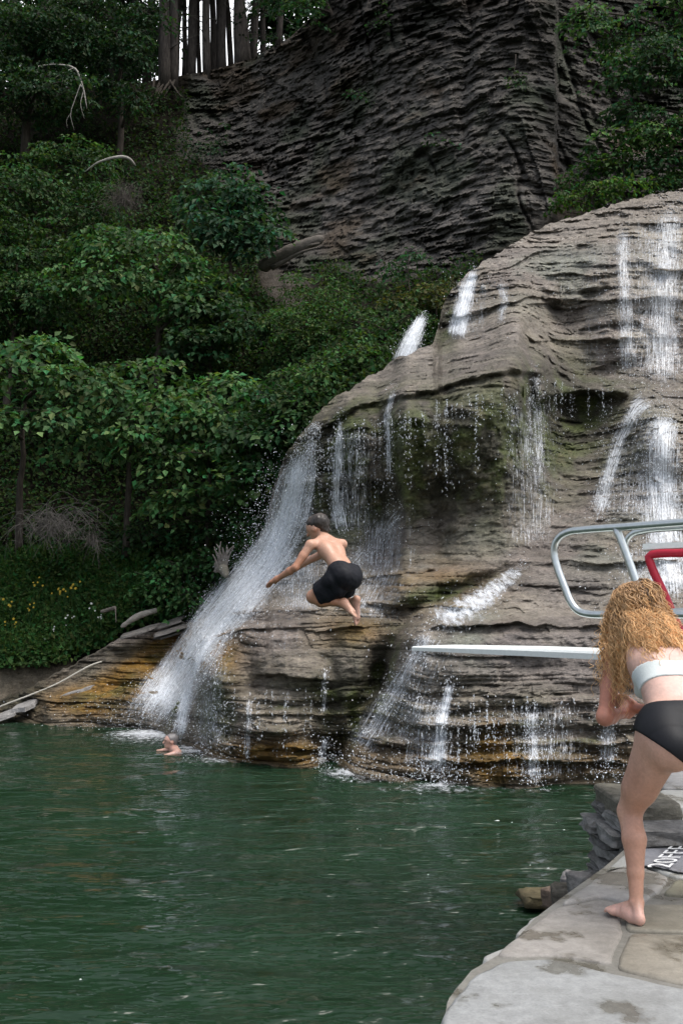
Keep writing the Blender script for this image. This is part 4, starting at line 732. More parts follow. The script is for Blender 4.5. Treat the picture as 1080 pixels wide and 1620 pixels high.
# loose slabs on the left bank
for i, (px, py, D, sx, sy, lab) in enumerate(((125, 1092, 20.5, 0.42, 0.10, 'thin pale slab lying just below the rope on the bank'), (40, 1116, 20.3, 0.35, 0.10, 'small whitish slab near the water at the lower end of the rope'), (8, 1131, 20.2, 0.3, 0.07, 'flat pale stone at the waterline on the left edge'), (275, 998, 21.1, 0.5, 0.09, 'grey layered slab beside the falls under the leafy shrub'))):
    mb = MB(); c = V(px, py, D); n = 10
    for lay in range(1 if i < 3 else 5):
        sy = (sy if i < 3 else 0.045); a = np.arange(n) * 2 * math.pi / n; rr = 0.55 + 0.6 * RNG.random(n); c = V(px, py, D) + (np.array([RNG.normal(0, 0.25), RNG.normal(0, 0.1), 0.055 * (lay - 1)]) if i > 2 else 0); o = np.stack([np.cos(a) * sx * rr * (1 - 0.06 * lay), np.sin(a) * 0.35 * rr, 0 * a], -1) @ np.array([[0.93, 0.2, 0.28], [0, 1, 0.2], [0, 0, 1]])
        v = np.concatenate([c + o + (0, 0, sy * -0.5), c + o * 0.95 + (0, 0, sy * 0.35), [c + (0, 0, sy * 0.42)]])
        mb.add(v, [(k, (k + 1) % n, n + (k + 1) % n, n + k) for k in range(n)], [(n + k, n + (k + 1) % n, 2 * n) for k in range(n)], c=(0.30, 0.29, 0.28) if i < 3 else (0.16, 0.15, 0.14))
    mb.obj('rock_slab', M['rubble'], label=lab, cat='rock', group='loose slabs on the left bank')

# ================================================================= STONE DECK
ZD = 0.90
def slab(mb, poly, z, th, col, jit=0.012, ground=True):
    p = np.array([G(a, b, z) for a, b in poly]) if ground else np.array(poly, float)
    # resample the outline, roughen it
    n = len(p); out = []
    for i in range(n):
        a, b = p[i], p[(i + 1) % n]; m = max(2, int(np.linalg.norm(b - a) / 0.035))
        for k in range(m): out.append(a + (b - a) * k / m)
    o = np.array(out); m = len(o)
    for _ in range(1): o = 0.25 * np.roll(o, 1, 0) + 0.5 * o + 0.25 * np.roll(o, -1, 0)
    o[:, :2] += jit * np.stack([fbm(o[:, 0] * 5, o[:, 1] * 5, o[:, 2] * 0 + z, 3, 401), fbm(o[:, 0] * 5, o[:, 1] * 5, o[:, 2] * 0 + z, 3, 402)], -1)
    c = o.mean(0); rings = []
    for f, dz in ((0, -th), (0, -0.35 * th), (0.004, -0.012), (0.012, -0.003), (0.025, 0.0)):
        r = o + (c - o) / (np.linalg.norm(c - o, axis=1)[:, None]) * f; r = r.copy(); r[:, 2] = z + dz; 
        if dz < -0.01: r[:, :2] += jit * 0.8 * np.stack([fbm(o[:, 0] * 9, o[:, 1] * 9, o[:, 2] * 0 + dz * 30, 2, 403), fbm(o[:, 0] * 9, o[:, 1] * 9, o[:, 2] * 0 + dz * 30, 2, 404)], -1)
        rings.append(r)
    for f in (0.15, 0.4, 0.7, 0.9):
        r = rings[4] + (c - rings[4]) * f; r[:, 2] = z + 0.006 * fbm(r[:, 0] * 3, r[:, 1] * 3, r[:, 2] * 0, 3, 405); rings.append(r)
    v = np.concatenate(rings + [c[None]]); k = np.arange(m); q = []
    for i in range(len(rings) - 1): q.append(np.stack([i * m + k, i * m + (k + 1) % m, (i + 1) * m + (k + 1) % m, (i + 1) * m + k], -1))
    l = (len(rings) - 1) * m
    mb.add(v, np.concatenate(q), np.stack([l + k, l + (k + 1) % m, np.full(m, len(rings) * m)], -1), col)
def deck_mat():
    m, N, L, b = newmat('flagstone_paving'); c = vcol(N)
    n1 = nnoise(N, L, 1.6, detail=7, rough=0.62); n2 = nnoise(N, L, 18, detail=7, rough=0.7); n3 = nnoise(N, L, 3.1, detail=6, rough=0.6); n4 = nnoise(N, L, 90, detail=3)
    c = mixc(N, L, c, ramp(N, L, n1, 0.32, 0.68, (0.72, 0.71, 0.68), (1.16, 1.16, 1.17)), 1.0, 'MULTIPLY')
    c = mixc(N, L, c, ramp(N, L, n2, 0.3, 0.7, (0.78,) * 3, (1.16,) * 3), 1.0, 'MULTIPLY')
    c = mixc(N, L, c, ramp(N, L, n4, 0.3, 0.7, (0.88,) * 3, (1.1,) * 3), 1.0, 'MULTIPLY')
    wet = ramp(N, L, n3, 0.54, 0.60); c = mixc(N, L, c, mixc(N, L, c, (0.58, 0.56, 0.51), 1.0, 'MULTIPLY'), wet)
    L.new(c, b.inputs['Base Color']); L.new(ramp(N, L, n3, 0.52, 0.60, (0.62,) * 3, (0.22,) * 3), b.inputs['Roughness'])
    p = bump(N, L, b, n2, 0.5, 0.008); bump(N, L, b, n4, 0.3, 0.002, p); return m
M['deck'] = deck_mat()
mb = MB()
PALE, MID, TAN = (0.29, 0.30, 0.30), (0.27, 0.255, 0.235), (0.25, 0.23, 0.19)
slab(mb, [(688, 1660), (697, 1602), (735, 1548), (788, 1520), (882, 1517), (962, 1537), (1082, 1562), (1300, 1600), (1300, 1760), (690, 1760)], ZD, 0.11, PALE, 0.03)
slab(mb, [(782, 1512), (808, 1486), (838, 1462), (884, 1434), (950, 1421), (974, 1427), (986, 1470), (964, 1525), (884, 1511)], ZD - 0.004, 0.10, MID)
slab(mb, [(886, 1429), (920, 1402), (950, 1381), (1003, 1366), (1060, 1386), (1040, 1411), (1015, 1424), (978, 1422), (950, 1416)], ZD + 0.003, 0.10, (0.29, 0.28, 0.265))
slab(mb, [(992, 1474), (1300, 1482), (1300, 1590), (1084, 1556), (970, 1531)], ZD - 0.002, 0.10, TAN)
slab(mb, [(1022, 1429), (1300, 1436), (1300, 1478), (991, 1470), (981, 1429)], ZD + 0.002, 0.10, (0.23, 0.215, 0.175))
slab(mb, [(1064, 1391), (1300, 1398), (1300, 1432), (1046, 1414)], ZD, 0.10, (0.2, 0.19, 0.14))
slab(mb, [(955, 1377), (1018, 1323), (1050, 1312), (1300, 1320), (1300, 1394), (1066, 1387), (1006, 1363)], ZD, 0.12, (0.36, 0.37, 0.36))
slab(mb, [(1020, 1306), (1052, 1278), (1300, 1284), (1300, 1322), (1075, 1314), (1045, 1309)], ZD + 0.05, 0.13, (0.38, 0.39, 0.38))
slab(mb, [(1043, 1276), (1043, 1249), (1300, 1250), (1300, 1280)], ZD + 0.10, 0.16, (0.38, 0.39, 0.38))
slab(mb, [(1046, 1246), (1050, 1214), (1300, 1210), (1300, 1247)], ZD + 0.11, 0.2, (0.25, 0.25, 0.25))
# lower edge stones along the water
for poly, dz in (([(759, 1519), (812, 1488), (838, 1468), (852, 1500), (800, 1524)], -0.07), ([(812, 1478), (838, 1455), (862, 1442), (870, 1470)], -0.06), ([(868, 1440), (882, 1424), (905, 1412), (915, 1425)], -0.05), ([(700, 1590), (722, 1555), (770, 1520), (775, 1560)], -0.08)):
    slab(mb, poly, ZD + dz, 0.09, (0.33, 0.33, 0.32), 0.02)
e = [G(a, b, ZD - 0.06)[:2] for a, b in ((700, 1640), (710, 1600), (745, 1555), (800, 1522), (845, 1470), (890, 1434), (955, 1386), (1016, 1330), (1050, 1305))]
e = [(0.05, 1.2), (0.15, 2.6)] + [tuple(a) for a in e] + [(2.25, 6.0), (2.6, 7.0), (3.6, 9.5), (12, 9.5), (12, 1.2)]
n = len(e); v = [(a, b, -0.6) for a, b in e] + [(a, b, ZD - 0.014) for a, b in e]
bm_ = bpy.data.meshes.new('deck_mass'); bm_.from_pydata([tuple(map(float, p)) for p in v], [], [tuple(range(n, 2 * n))] + [(i, (i + 1) % n, n + (i + 1) % n, n + i) for i in range(n)])
ca = bm_.color_attributes.new('Col', 'FLOAT_COLOR', 'POINT'); ca.data.foreach_set('color', np.tile((0.2, 0.195, 0.175, 1.0), 2 * n).astype(np.float32)); bm_.materials.append(M['deck'])
o = bpy.data.objects.new('deck_foundation', bm_); COL.objects.link(o); tag(o, kind='structure')
slab(mb, [(2.2, 1.2, 0), (12, 1.2, 0), (12, 9.4, 0), (2.9, 9.4, 0), (3.0, 5.8, 0), (2.9, 3.2, 0)], ZD - 0.01, 0.05, MID, 0.02, ground=False)
mb.obj('stone_deck', M['deck'], smooth=True, kind='structure')
# painted depth marking
root = thing('depth_marking', 'dark painted patch on the flagstone with white lettering 20 FEET', 'marking')
mb = MB(); z = ZD + 0.012
poly = [(1008, 1368), (1016, 1346), (1042, 1324), (1054, 1318), (1130, 1319), (1130, 1390), (1085, 1381), (1066, 1378), (1040, 1372)]
pp = np.array([G(a, b, z) for a, b in poly]); mm = []
for i in range(len(pp)):
    for k in range(6): mm.append(pp[i] + (pp[(i + 1) % len(pp)] - pp[i]) * k / 6)
mm = np.array(mm); mm[:, :2] += 0.007 * RNG.normal(0, 0.5, (len(mm), 2)); cc = mm.mean(0); nn_ = len(mm)
rr = [mm + (cc - mm) * f for f in (0, 0.25, 0.5, 0.75)]; vv = np.concatenate(rr + [cc[None]])
vv[:, 2] = ZD + 0.006 * fbm(vv[:, 0] * 3, vv[:, 1] * 3, vv[:, 2] * 0, 3, 405) + 0.012
qq = np.concatenate([np.stack([i * nn_ + np.arange(nn_), i * nn_ + (np.arange(nn_) + 1) % nn_, (i + 1) * nn_ + (np.arange(nn_) + 1) % nn_, (i + 1) * nn_ + np.arange(nn_)], -1) for i in range(3)])
mb.add(vv, qq, np.stack([3 * nn_ + np.arange(nn_), 3 * nn_ + (np.arange(nn_) + 1) % nn_, np.full(nn_, 4 * nn_)], -1), (0.235, 0.24, 0.265)); mb.obj('painted_patch', M['deck'], root)
cu = bpy.data.curves.new('text', 'FONT'); cu.body = '20FEET'; cu.size = 1.0; cu.offset = 0.0
to = bpy.data.objects.new('text_source', cu); COL.objects.link(to); dg = bpy.context.evaluated_depsgraph_get(); tme = bpy.data.meshes.new_from_object(to.evaluated_get(dg)); bpy.data.objects.remove(to)
tv = np.array([v.co for v in tme.vertices]); w_ = tv[:, 0].max(); o0 = G(1058, 1374, z + 0.008); rd = np.array([0.36, 0.60, 0]); upd = np.array([-0.125, 0.006, 0])
for i, v_ in enumerate(tme.vertices):
    p_ = o0 + rd * (tv[i, 0] / w_) * 1.02 + upd * (tv[i, 1] / 0.7); v_.co = (p_[0], p_[1], ZD + 0.024)
ca = tme.color_attributes.new('Col', 'FLOAT_COLOR', 'POINT'); ca.data.foreach_set('color', np.tile((1, 1, 1, 1.0), len(tme.vertices)).astype(np.float32))
tme.materials.clear(); tme.materials.append(M['white_paint']); to = bpy.data.objects.new('lettering', tme); COL.objects.link(to); to.parent = root
# dry stone retaining wall at the end of the deck
def stone_block(mb, c, sx, sy, sz, col, rot=0.0, tilt=0.0, rough=0.14, seed=0):
    u = np.linspace(0, math.pi, 17)[:, None]; w = (np.arange(28) * 2 * math.pi / 28)[None]
    d = np.stack([np.sin(u) * np.cos(w), np.sin(u) * np.sin(w), np.cos(u) + 0 * w], -1); e = 0.24
    d = np.sign(d) * np.abs(d) ** e; d = d * (1 + rough * fbm(d[..., 0] * 1.4 + seed, d[..., 1] * 1.4, d[..., 2] * 1.4 + seed, 3, 500) + 0.45 * rough * fbm(d[..., 0] * 5 + seed, d[..., 1] * 5, d[..., 2] * 5 + seed, 3, 501))[..., None]
    p = d * np.array([sx, sy, sz]) / 2; cr, sr = math.cos(rot), math.sin(rot)
    p = p @ np.array([[cr, sr, 0], [-sr, cr, 0], [0, 0, 1]]); p[..., 2] += p[..., 1] * tilt
    q = grid_quads(17, 28); i = np.arange(16) * 28; qw = np.stack([i + 27, i, i + 28, i + 55], -1)
    mb.add(p.reshape(-1, 3) + np.array(c), np.concatenate([q, qw]), None, col)
root = thing('stone_wall', 'low dry stone wall end rising from the pool beside the deck', 'wall')
mb = MB(); zz = -0.3
for r_ in range(20):
    h = RNG.uniform(0.06, 0.12); zz_c = zz + h / 2
    if zz > 1.0: break
    y0 = 6.95
    ylim = 4.9 if zz < 0.5 else 6.2
    while y0 > ylim:
        L = RNG.uniform(0.2, 0.5); g = RNG.uniform(0.16, 0.30)
        stone_block(mb, (1.87 + 0.04 * (6.9 - y0) + RNG.normal(0, 0.035), y0 - L / 2, zz_c), 0.38, L * 1.0, h * 1.0, (g, g * 0.98, g * 0.95), rot=0.07 * RNG.normal(), tilt=0.03 * RNG.normal(), rough=0.24, seed=RNG.random() * 50); y0 -= L
    zz += h
mb.obj('rubble_stones', M['rubble'], root)
mb = MB(); stone_block(mb, (1.90, 6.58, zz + 0.02), 0.38, 0.78, 0.15, (0.17, 0.16, 0.13), rough=0.07, seed=4); stone_block(mb, (1.93, 6.33, zz - 0.12), 0.34, 0.3, 0.14, (0.10, 0.10, 0.07), rough=0.08, seed=9); mb.obj('capstone', M['rubble'], root)
for i, (px, py, D, sx, sy, sz, col, lab) in enumerate(((868, 1404, 7.9, 0.42, 0.3, 0.10, (0.12, 0.10, 0.055), 'submerged ochre boulder at the waterline left of the wall'), (893, 1397, 7.4, 0.3, 0.2, 0.13, (0.17, 0.125, 0.095), 'orange tinted stone breaking the water by the deck corner'), (915, 1396, 7.2, 0.24, 0.26, 0.26, (0.34, 0.32, 0.31), 'pale grey stone at the foot of the wall by the water'), (932, 1392, 6.6, 0.2, 0.24, 0.2, (0.24, 0.23, 0.22), 'grey stone wedged between the wall foot and the deck'), (905, 1410, 6.9, 0.26, 0.22, 0.16, (0.12, 0.11, 0.09), 'dark wet stone just off the deck edge'))):
    mb = MB(); c = V(px, py, D); stone_block(mb, c - np.array([0, 0, sz * 0.3 + (0.05 if i < 2 else 0)]), sx, sy, sz, col, rot=i * 0.7, rough=0.3, seed=i * 7.3); mb.obj('boulder', M['rubble'], smooth=True, label=lab, cat='rock', group='stones at the foot of the wall')

# ================================================================= DIVING BOARD, RAILS, RED STAND
BD = np.array([-0.648, 0.762, 0.0]); BS = np.array([0.762, 0.648, 0.0])     # along the board (out over the pool) and across it
tip = V(651, 1026, 7.7); root = thing('diving_board', 'white diving board with steel guard rails sticking out over the pool', 'diving board')
def on(s, a, z): return tip - BD * s + BS * a + np.array([0, 0, z])
mb = MB(); ns = 50; Lb = 4.7; wb = 0.5
ring = np.array([(0.0, -0.024), (0.0, 0.014), (0.014, 0.029), (wb * 0.5, 0.031), (wb - 0.014, 0.029), (wb, 0.014), (wb, -0.024), (wb * 0.5, -0.026)])
ss = np.linspace(0, Lb, ns); taper = np.interp(ss, [0, 0.9, 2.2], [0.62, 0.95, 1.0])
v = np.array([[on(s, a, z * t + 0.006 * min(s, 1)) for a, z in ring] for s, t in zip(ss, taper)]); i = np.arange(ns - 1)[:, None] * 8; j = np.arange(8)[None]; k = (j + 1) % 8
mb.add(v, np.concatenate([np.stack([i + j, i + k, i + 8 + k, i + 8 + j], -1).reshape(-1, 4), [(0, 7, 6, 1), (1, 6, 5, 2)], np.array([(0, 1, 6, 7), (1, 2, 5, 6)]) + (ns - 1) * 8]), [(2, 5, 4), (2, 4, 3)]); mb.obj('board', M['board'], root)
for s in (3.1, 4.5):
    for a in (0.06, wb - 0.06):
        mb = MB(); tube(mb, [on(s, a, -0.03), np.array([*(on(s, a, 0))[:2], ZD - 0.1])], 0.035, 10); mb.obj('support_post', M['steel'], root, smooth=True)
    mb = MB(); tube(mb, [on(s, -0.02, -0.055), on(s, wb + 0.02, -0.055)], 0.03, 10); mb.obj('crossbar', M['steel'], root, smooth=True)
def rail(px_pts, D_of, r, name='guard_rail'):
    mb = MB(); p = [V(a, b, D_of(a)) for a, b in px_pts]; return mb, np.array(p)
def Dnear(px, a=0.02):                                     # depth of the vertical plane through the board's edge at pixel column px
    u = (px - 540) / F; o = on(0, a, 0); t = (u * o[1] - o[0]) / (-BD[0] - u * (-BD[1])); return o[1] - BD[1] * t
near = lambda x: Dnear(x, 0.0); far = lambda x: Dnear(x, wb)
def px_tube(mb, pts, D_of, r, n=60): 
    tube(mb, spline([V(a, b, D_of(a)) for a, b in pts], n), r, 12)
mb = MB()
px_tube(mb, [(1180, 819), (1080, 826.5), (980, 834), (920, 838.5), (900, 841), (886, 848), (877, 862), (876, 878), (880, 895), (893, 930), (901, 950), (908, 961), (917, 968), (932, 971.5), (960, 972), (1080, 972), (1180, 973)], near, 0.0247, 90)
px_tube(mb, [(974, 836), (979, 848), (1004, 915), (1024, 972), (1046, 1030)], near, 0.024, 20)
px_tube(mb, [(1180, 819), (1230, 830), (1300, 1030)], near, 0.0247, 12)
mb.obj('guard_rail', M['steel'], root, smooth=True)
mb = MB()
px_tube(mb, [(1180, 826), (1080, 834), (1015, 840), (1003, 843), (994, 850), (989, 861), (991, 880), (1006, 925), (1016, 950), (1028, 964), (1045, 968), (1080, 967), (1180, 966)], far, 0.023, 70)
mb.obj('guard_rail', M['steel'], root, smooth=True)
root = thing('red_stand', 'red tubular stand with a white plate on top at the right edge', 'stand')
Dr = lambda x: 7.5 - 0.0026 * (x - 1020)
mb = MB(); px_tube(mb, [(1200, 869), (1080, 874.5), (1030, 877.5), (1026, 878.5), (1025, 880), (1026, 884), (1052, 945), (1075, 1000), (1110, 1085), (1140, 1155), (1155, 1190)], Dr, 0.0325, 70)
tube(mb, [V(1200, 869, Dr(1200)), V(1290, 1215, Dr(1290))], 0.03, 10)
for a, b in (((1090, 1030), (1240, 1030)),): tube(mb, [V(*a, Dr(a[0])), V(*b, Dr(b[0]))], 0.022, 10)
mb.obj('frame', M['red'], root, smooth=True)
mb = MB(); c0 = V(1016, 865, Dr(1016)); c1 = V(1200, 855, Dr(1200)); dr = (c1 - c0); cx_ = np.array([0.3, 0.95, 0]) * 0.32; h = np.array([0, 0, 0.022])
vv = [c0 - h, c1 - h, c1 + cx_ - h, c0 + cx_ - h, c0 + h, c1 + h, c1 + cx_ + h, c0 + cx_ + h]
mb.add(vv, [(3, 2, 1, 0), (4, 5, 6, 7), (0, 1, 5, 4), (1, 2, 6, 5), (2, 3, 7, 6), (3, 0, 4, 7)]); mb.obj('top_plate', M['board'], root)

# ================================================================= PEOPLE
def nets(val, org, h):
    s = val < 0; n = np.array(val.shape); a = s[:-1, :-1, :-1]; anyi = np.zeros(n - 1, bool); alli = np.ones(n - 1, bool)
    cor = [(i, j, k) for i in (0, 1) for j in (0, 1) for k in (0, 1)]
    for c in cor:
        b = s[c[0]:n[0]-1+c[0], c[1]:n[1]-1+c[1], c[2]:n[2]-1+c[2]]; anyi |= b; alli &= b
    act = np.argwhere(anyi & ~alli); idm = np.full(n - 1, -1, np.int64); idm[tuple(act.T)] = np.arange(len(act))
    vals = np.stack([val[act[:, 0] + c[0], act[:, 1] + c[1], act[:, 2] + c[2]] for c in cor], 1); acc = np.zeros((len(act), 3)); cnt = np.zeros(len(act))
    for p in range(8):
        for q in range(p + 1, 8):
            if sum(abs(cor[p][i] - cor[q][i]) for i in range(3)) != 1: continue
            cr = (vals[:, p] < 0) != (vals[:, q] < 0); t = np.where(cr, vals[:, p] / np.where(cr, vals[:, p] - vals[:, q], 1), 0)[:, None]
            acc += np.where(cr[:, None], np.array(cor[p]) + (np.array(cor[q]) - np.array(cor[p])) * t, 0); cnt += cr
    v = org + (act + acc / np.maximum(cnt, 1)[:, None]) * h; Q = []
    for ax in range(3):
        o1, o2 = [(1, 2), (2, 0), (0, 1)][ax]; sl0 = [slice(None)] * 3; sl1 = [slice(None)] * 3; sl0[ax] = slice(0, -1); sl1[ax] = slice(1, None)
        d = s[tuple(sl0)] != s[tuple(sl1)]; e = np.argwhere(d); e = e[(e[:, o1] > 0) & (e[:, o2] > 0) & (e[:, o1] < n[o1] - 1) & (e[:, o2] < n[o2] - 1)]
        flip = s[tuple(e.T)]
        def cid(a, b):
            f = e.copy(); f[:, o1] -= a; f[:, o2] -= b; return idm[tuple(f.T)]
        qd = np.stack([cid(1, 1), cid(0, 1), cid(0, 0), cid(1, 0)], -1); qd[~flip] = qd[~flip][:, ::-1]; Q.append(qd)
    Q = np.concatenate(Q); return v, Q[(Q >= 0).all(1)]
class Body:
    def __init__(s): s.pr = []
    def cap(s, a, b, ra, rb, k=0.03, fl=None): s.pr.append((np.array(a, float), np.array(b, float), ra, rb, k, fl)); return s
    def sph(s, a, r, k=0.03, fl=None): return s.cap(a, a, r, r, k, fl)
    def field(s, org, shape, h, prs=None):
        val = np.full(shape, 1.0)
        for (a, b, ra, rb, k, fl) in (prs if prs is not None else s.pr):
            R = max(ra, rb); m = k + 3 * h
            ext = R * (max(1, fl[1]) if fl else 1) + m
            lo = np.maximum(((np.minimum(a, b) - ext - org) / h).astype(int), 0); hi = np.minimum(((np.maximum(a, b) + ext - org) / h).astype(int) + 2, shape)
            if (hi <= lo).any(): continue
            X = org[0] + np.arange(lo[0], hi[0])[:, None, None] * h - a[0]; Y = org[1] + np.arange(lo[1], hi[1])[None, :, None] * h - a[1]; Z = org[2] + np.arange(lo[2], hi[2])[None, None, :] * h - a[2]
            ba = b - a; sc = 1.0
            if fl:
                n_, f = np.array(fl[0], float), fl[1]; n_ /= np.linalg.norm(n_); g = (1 / f - 1); dt = X * n_[0] + Y * n_[1] + Z * n_[2]
                X = X + n_[0] * dt * g; Y = Y + n_[1] * dt * g; Z = Z + n_[2] * dt * g; ba = ba + n_ * np.dot(ba, n_) * g; sc = min(1, f)
            bb = ba @ ba; t = np.clip((X * ba[0] + Y * ba[1] + Z * ba[2]) / bb, 0, 1) if bb > 1e-12 else 0.0
            d = (np.sqrt((X - t * ba[0]) ** 2 + (Y - t * ba[1]) ** 2 + (Z - t * ba[2]) ** 2) - (ra + (rb - ra) * t)) * (0.5 * (1 + sc))
            sl = tuple(slice(l, u) for l, u in zip(lo, hi)); o = val[sl]; hh = np.clip(0.5 + 0.5 * (o - d) / k, 0, 1); val[sl] = o * (1 - hh) + d * hh - k * hh * (1 - hh)
        return val
    def grid(s, h):
        lo = np.min([np.minimum(p[0], p[1]) - max(p[2], p[3]) * 1.3 for p in s.pr], 0) - 0.04; hi = np.max([np.maximum(p[0], p[1]) + max(p[2], p[3]) * 1.3 for p in s.pr], 0) + 0.04
        return lo, tuple(np.ceil((hi - lo) / h).astype(int) + 1), h
def sdf_obj(name, val, org, h, mat, parent, colf=None):
    v, q = nets(val, org, h); mb = MB(); c = np.tile(colf if isinstance(colf, tuple) else (1, 1, 1), (len(v), 1)) if not callable(colf) else colf(v)
    mb.add(v, q, c=np.asarray(c, float)); return mb.obj(name, mat, parent, smooth=True)
def coords(org, shape, h): return (org[0] + np.arange(shape[0])[:, None, None] * h, org[1] + np.arange(shape[1])[None, :, None] * h, org[2] + np.arange(shape[2])[None, None, :] * h)

# ---------- person on the deck, leaning forward, curly hair
w = Body()
Vw = lambda a, b, D: V(a, b, D * 1.04)
ank, knee, hip = Vw(1006, 1427, 4.42), Vw(995, 1284, 4.56), Vw(1046, 1168, 4.40)
pel = Vw(1076, 1152, 4.44); hipR = Vw(1108, 1168, 4.44); kneeR = Vw(1120, 1275, 4.80); ankR = Vw(1148, 1398, 4.72)
waist, chest, neck = Vw(1066, 1104, 4.56), Vw(1048, 1052, 4.72), Vw(1022, 1004, 4.88)
shL, elL = Vw(971, 1038, 4.98), Vw(956, 1134, 4.88); shR, elR = Vw(1086, 1036, 4.78), Vw(1112, 1132, 4.80)
heel = G(1011, 1465, ZD) + np.array([0, 0, 0.026]); fdir_ = G(974, 1448, ZD) - G(1012, 1465, ZD); fdir_ /= np.linalg.norm(fdir_); ball = heel + fdir_ * 0.155 + np.array([0, 0, -0.003])
toe0 = ball + fdir_ * 0.05
spine = (chest - waist) / np.linalg.norm(chest - waist); bn = np.array([0, -1.0, 0]); bn = bn - spine * np.dot(bn, spine); bn /= np.linalg.norm(bn); sd = np.cross(spine, bn)
torso = []
def tcap(*a, **k): w.cap(*a, **k); torso.append(w.pr[-1])
lat = np.array([1.0, 0, 0])
tcap(pel - lat * 0.075, pel + lat * 0.075, 0.122, 0.122, 0.05, fl=((0, 1, 0.2), 0.92))
tcap(pel, waist, 0.125, 0.108, 0.06, fl=(bn, 0.78))
tcap(waist - lat * 0.05, chest - lat * 0.055, 0.088, 0.098, 0.06, fl=(bn, 0.9)); tcap(waist + lat * 0.05, chest + lat * 0.055, 0.088, 0.098, 0.06, fl=(bn, 0.9))
tcap(chest - lat * 0.065, neck - lat * 0.06 - spine * 0.05, 0.098, 0.07, 0.06, fl=(bn, 0.85)); tcap(chest + lat * 0.065, neck + lat * 0.06 - spine * 0.05, 0.098, 0.07, 0.06, fl=(bn, 0.85))
tcap(chest - bn * 0.09 - lat * 0.075 - spine * 0.02, chest - bn * 0.10 - lat * 0.075 - spine * 0.04, 0.062, 0.062, 0.04); tcap(chest - bn * 0.09 + lat * 0.075 - spine * 0.02, chest - bn * 0.10 + lat * 0.075 - spine * 0.04, 0.062, 0.062, 0.04)
but = np.array([0, -0.055, -0.03])
tcap(hip + but + lat * 0.02, hip + but * 1.2 + lat * 0.02, 0.108, 0.104, 0.05); tcap(hipR + but - lat * 0.02, hipR + but * 1.2 - lat * 0.02, 0.108, 0.104, 0.05)
tcap(hip, knee + (hip - knee) * 0.32, 0.112, 0.080, 0.04); tcap(hipR, kneeR + (hipR - kneeR) * 0.32, 0.112, 0.080, 0.04)
w.cap(knee + (hip - knee) * 0.34, knee, 0.078, 0.054, 0.02); w.cap(kneeR + (hipR - kneeR) * 0.34, kneeR, 0.078, 0.054, 0.02)
def leg(kn, an, he, ba):
    d = an - kn; back = np.array([0.006, -0.022, 0])
    w.cap(kn, kn + d * 0.30 + back, 0.052, 0.052, 0.022); w.cap(kn + d * 0.30 + back, kn + d * 0.68 + back * 0.5, 0.052, 0.036, 0.02); w.cap(kn + d * 0.68 + back * 0.5, an, 0.036, 0.029, 0.012)
    w.cap(an, he + np.array([0, 0.004, 0.012]), 0.028, 0.023, 0.012); w.cap(an + np.array([0, 0.0, -0.012]), ba + np.array([0, 0, 0.008]), 0.029, 0.021, 0.014)
    w.cap(he, ba, 0.025, 0.024, 0.012); mid_ = (an * 0.45 + he * 0.25 + ba * 0.3); w.cap(mid_, he * 0.45 + ba * 0.55 + np.array([0, 0, 0.012]), 0.026, 0.024, 0.014); w.cap(mid_, he * 0.7 + ba * 0.3, 0.026, 0.024, 0.014); 
    f = (ba - he); f /= np.linalg.norm(f); sdv = np.array([f[1], -f[0], 0])
    w.cap(ba - sdv * 0.022, ba + sdv * 0.022, 0.021, 0.021, 0.012, fl=((0, 0, 1), 0.85)); w.cap(he + (ba - he) * 0.3, he + (ba - he) * 0.55 + np.array([0, 0, 0.012]), 0.028, 0.027, 0.012)
    for k, (o, l, r) in enumerate(((0.034, 0.058, 0.0135), (0.014, 0.060, 0.0105), (-0.004, 0.053, 0.0098), (-0.020, 0.044, 0.0092), (-0.034, 0.034, 0.0088))):
        a = ba + sdv * o + f * 0.008; b = a + f * l * 0.6 + np.array([0, 0, 0.003]); c = a + f * l + np.array([0, 0, -0.008]); w.cap(a, b, r * 1.05, r, 0.008); w.cap(b, c, r, r * 0.9, 0.006)
    w.sph(an + sdv * 0.021, 0.013, 0.012); w.sph(an - sdv * 0.021, 0.013, 0.012)
leg(knee, ank, heel, ball)
hR = np.array([ankR[0] + 0.01, ankR[1] - 0.05, ZD + 0.03]); leg(kneeR, ankR, hR, hR + np.array([-0.05, 0.15, -0.004]))
handL, handR = Vw(984, 1128, 5.06), Vw(996, 1120, 5.10)
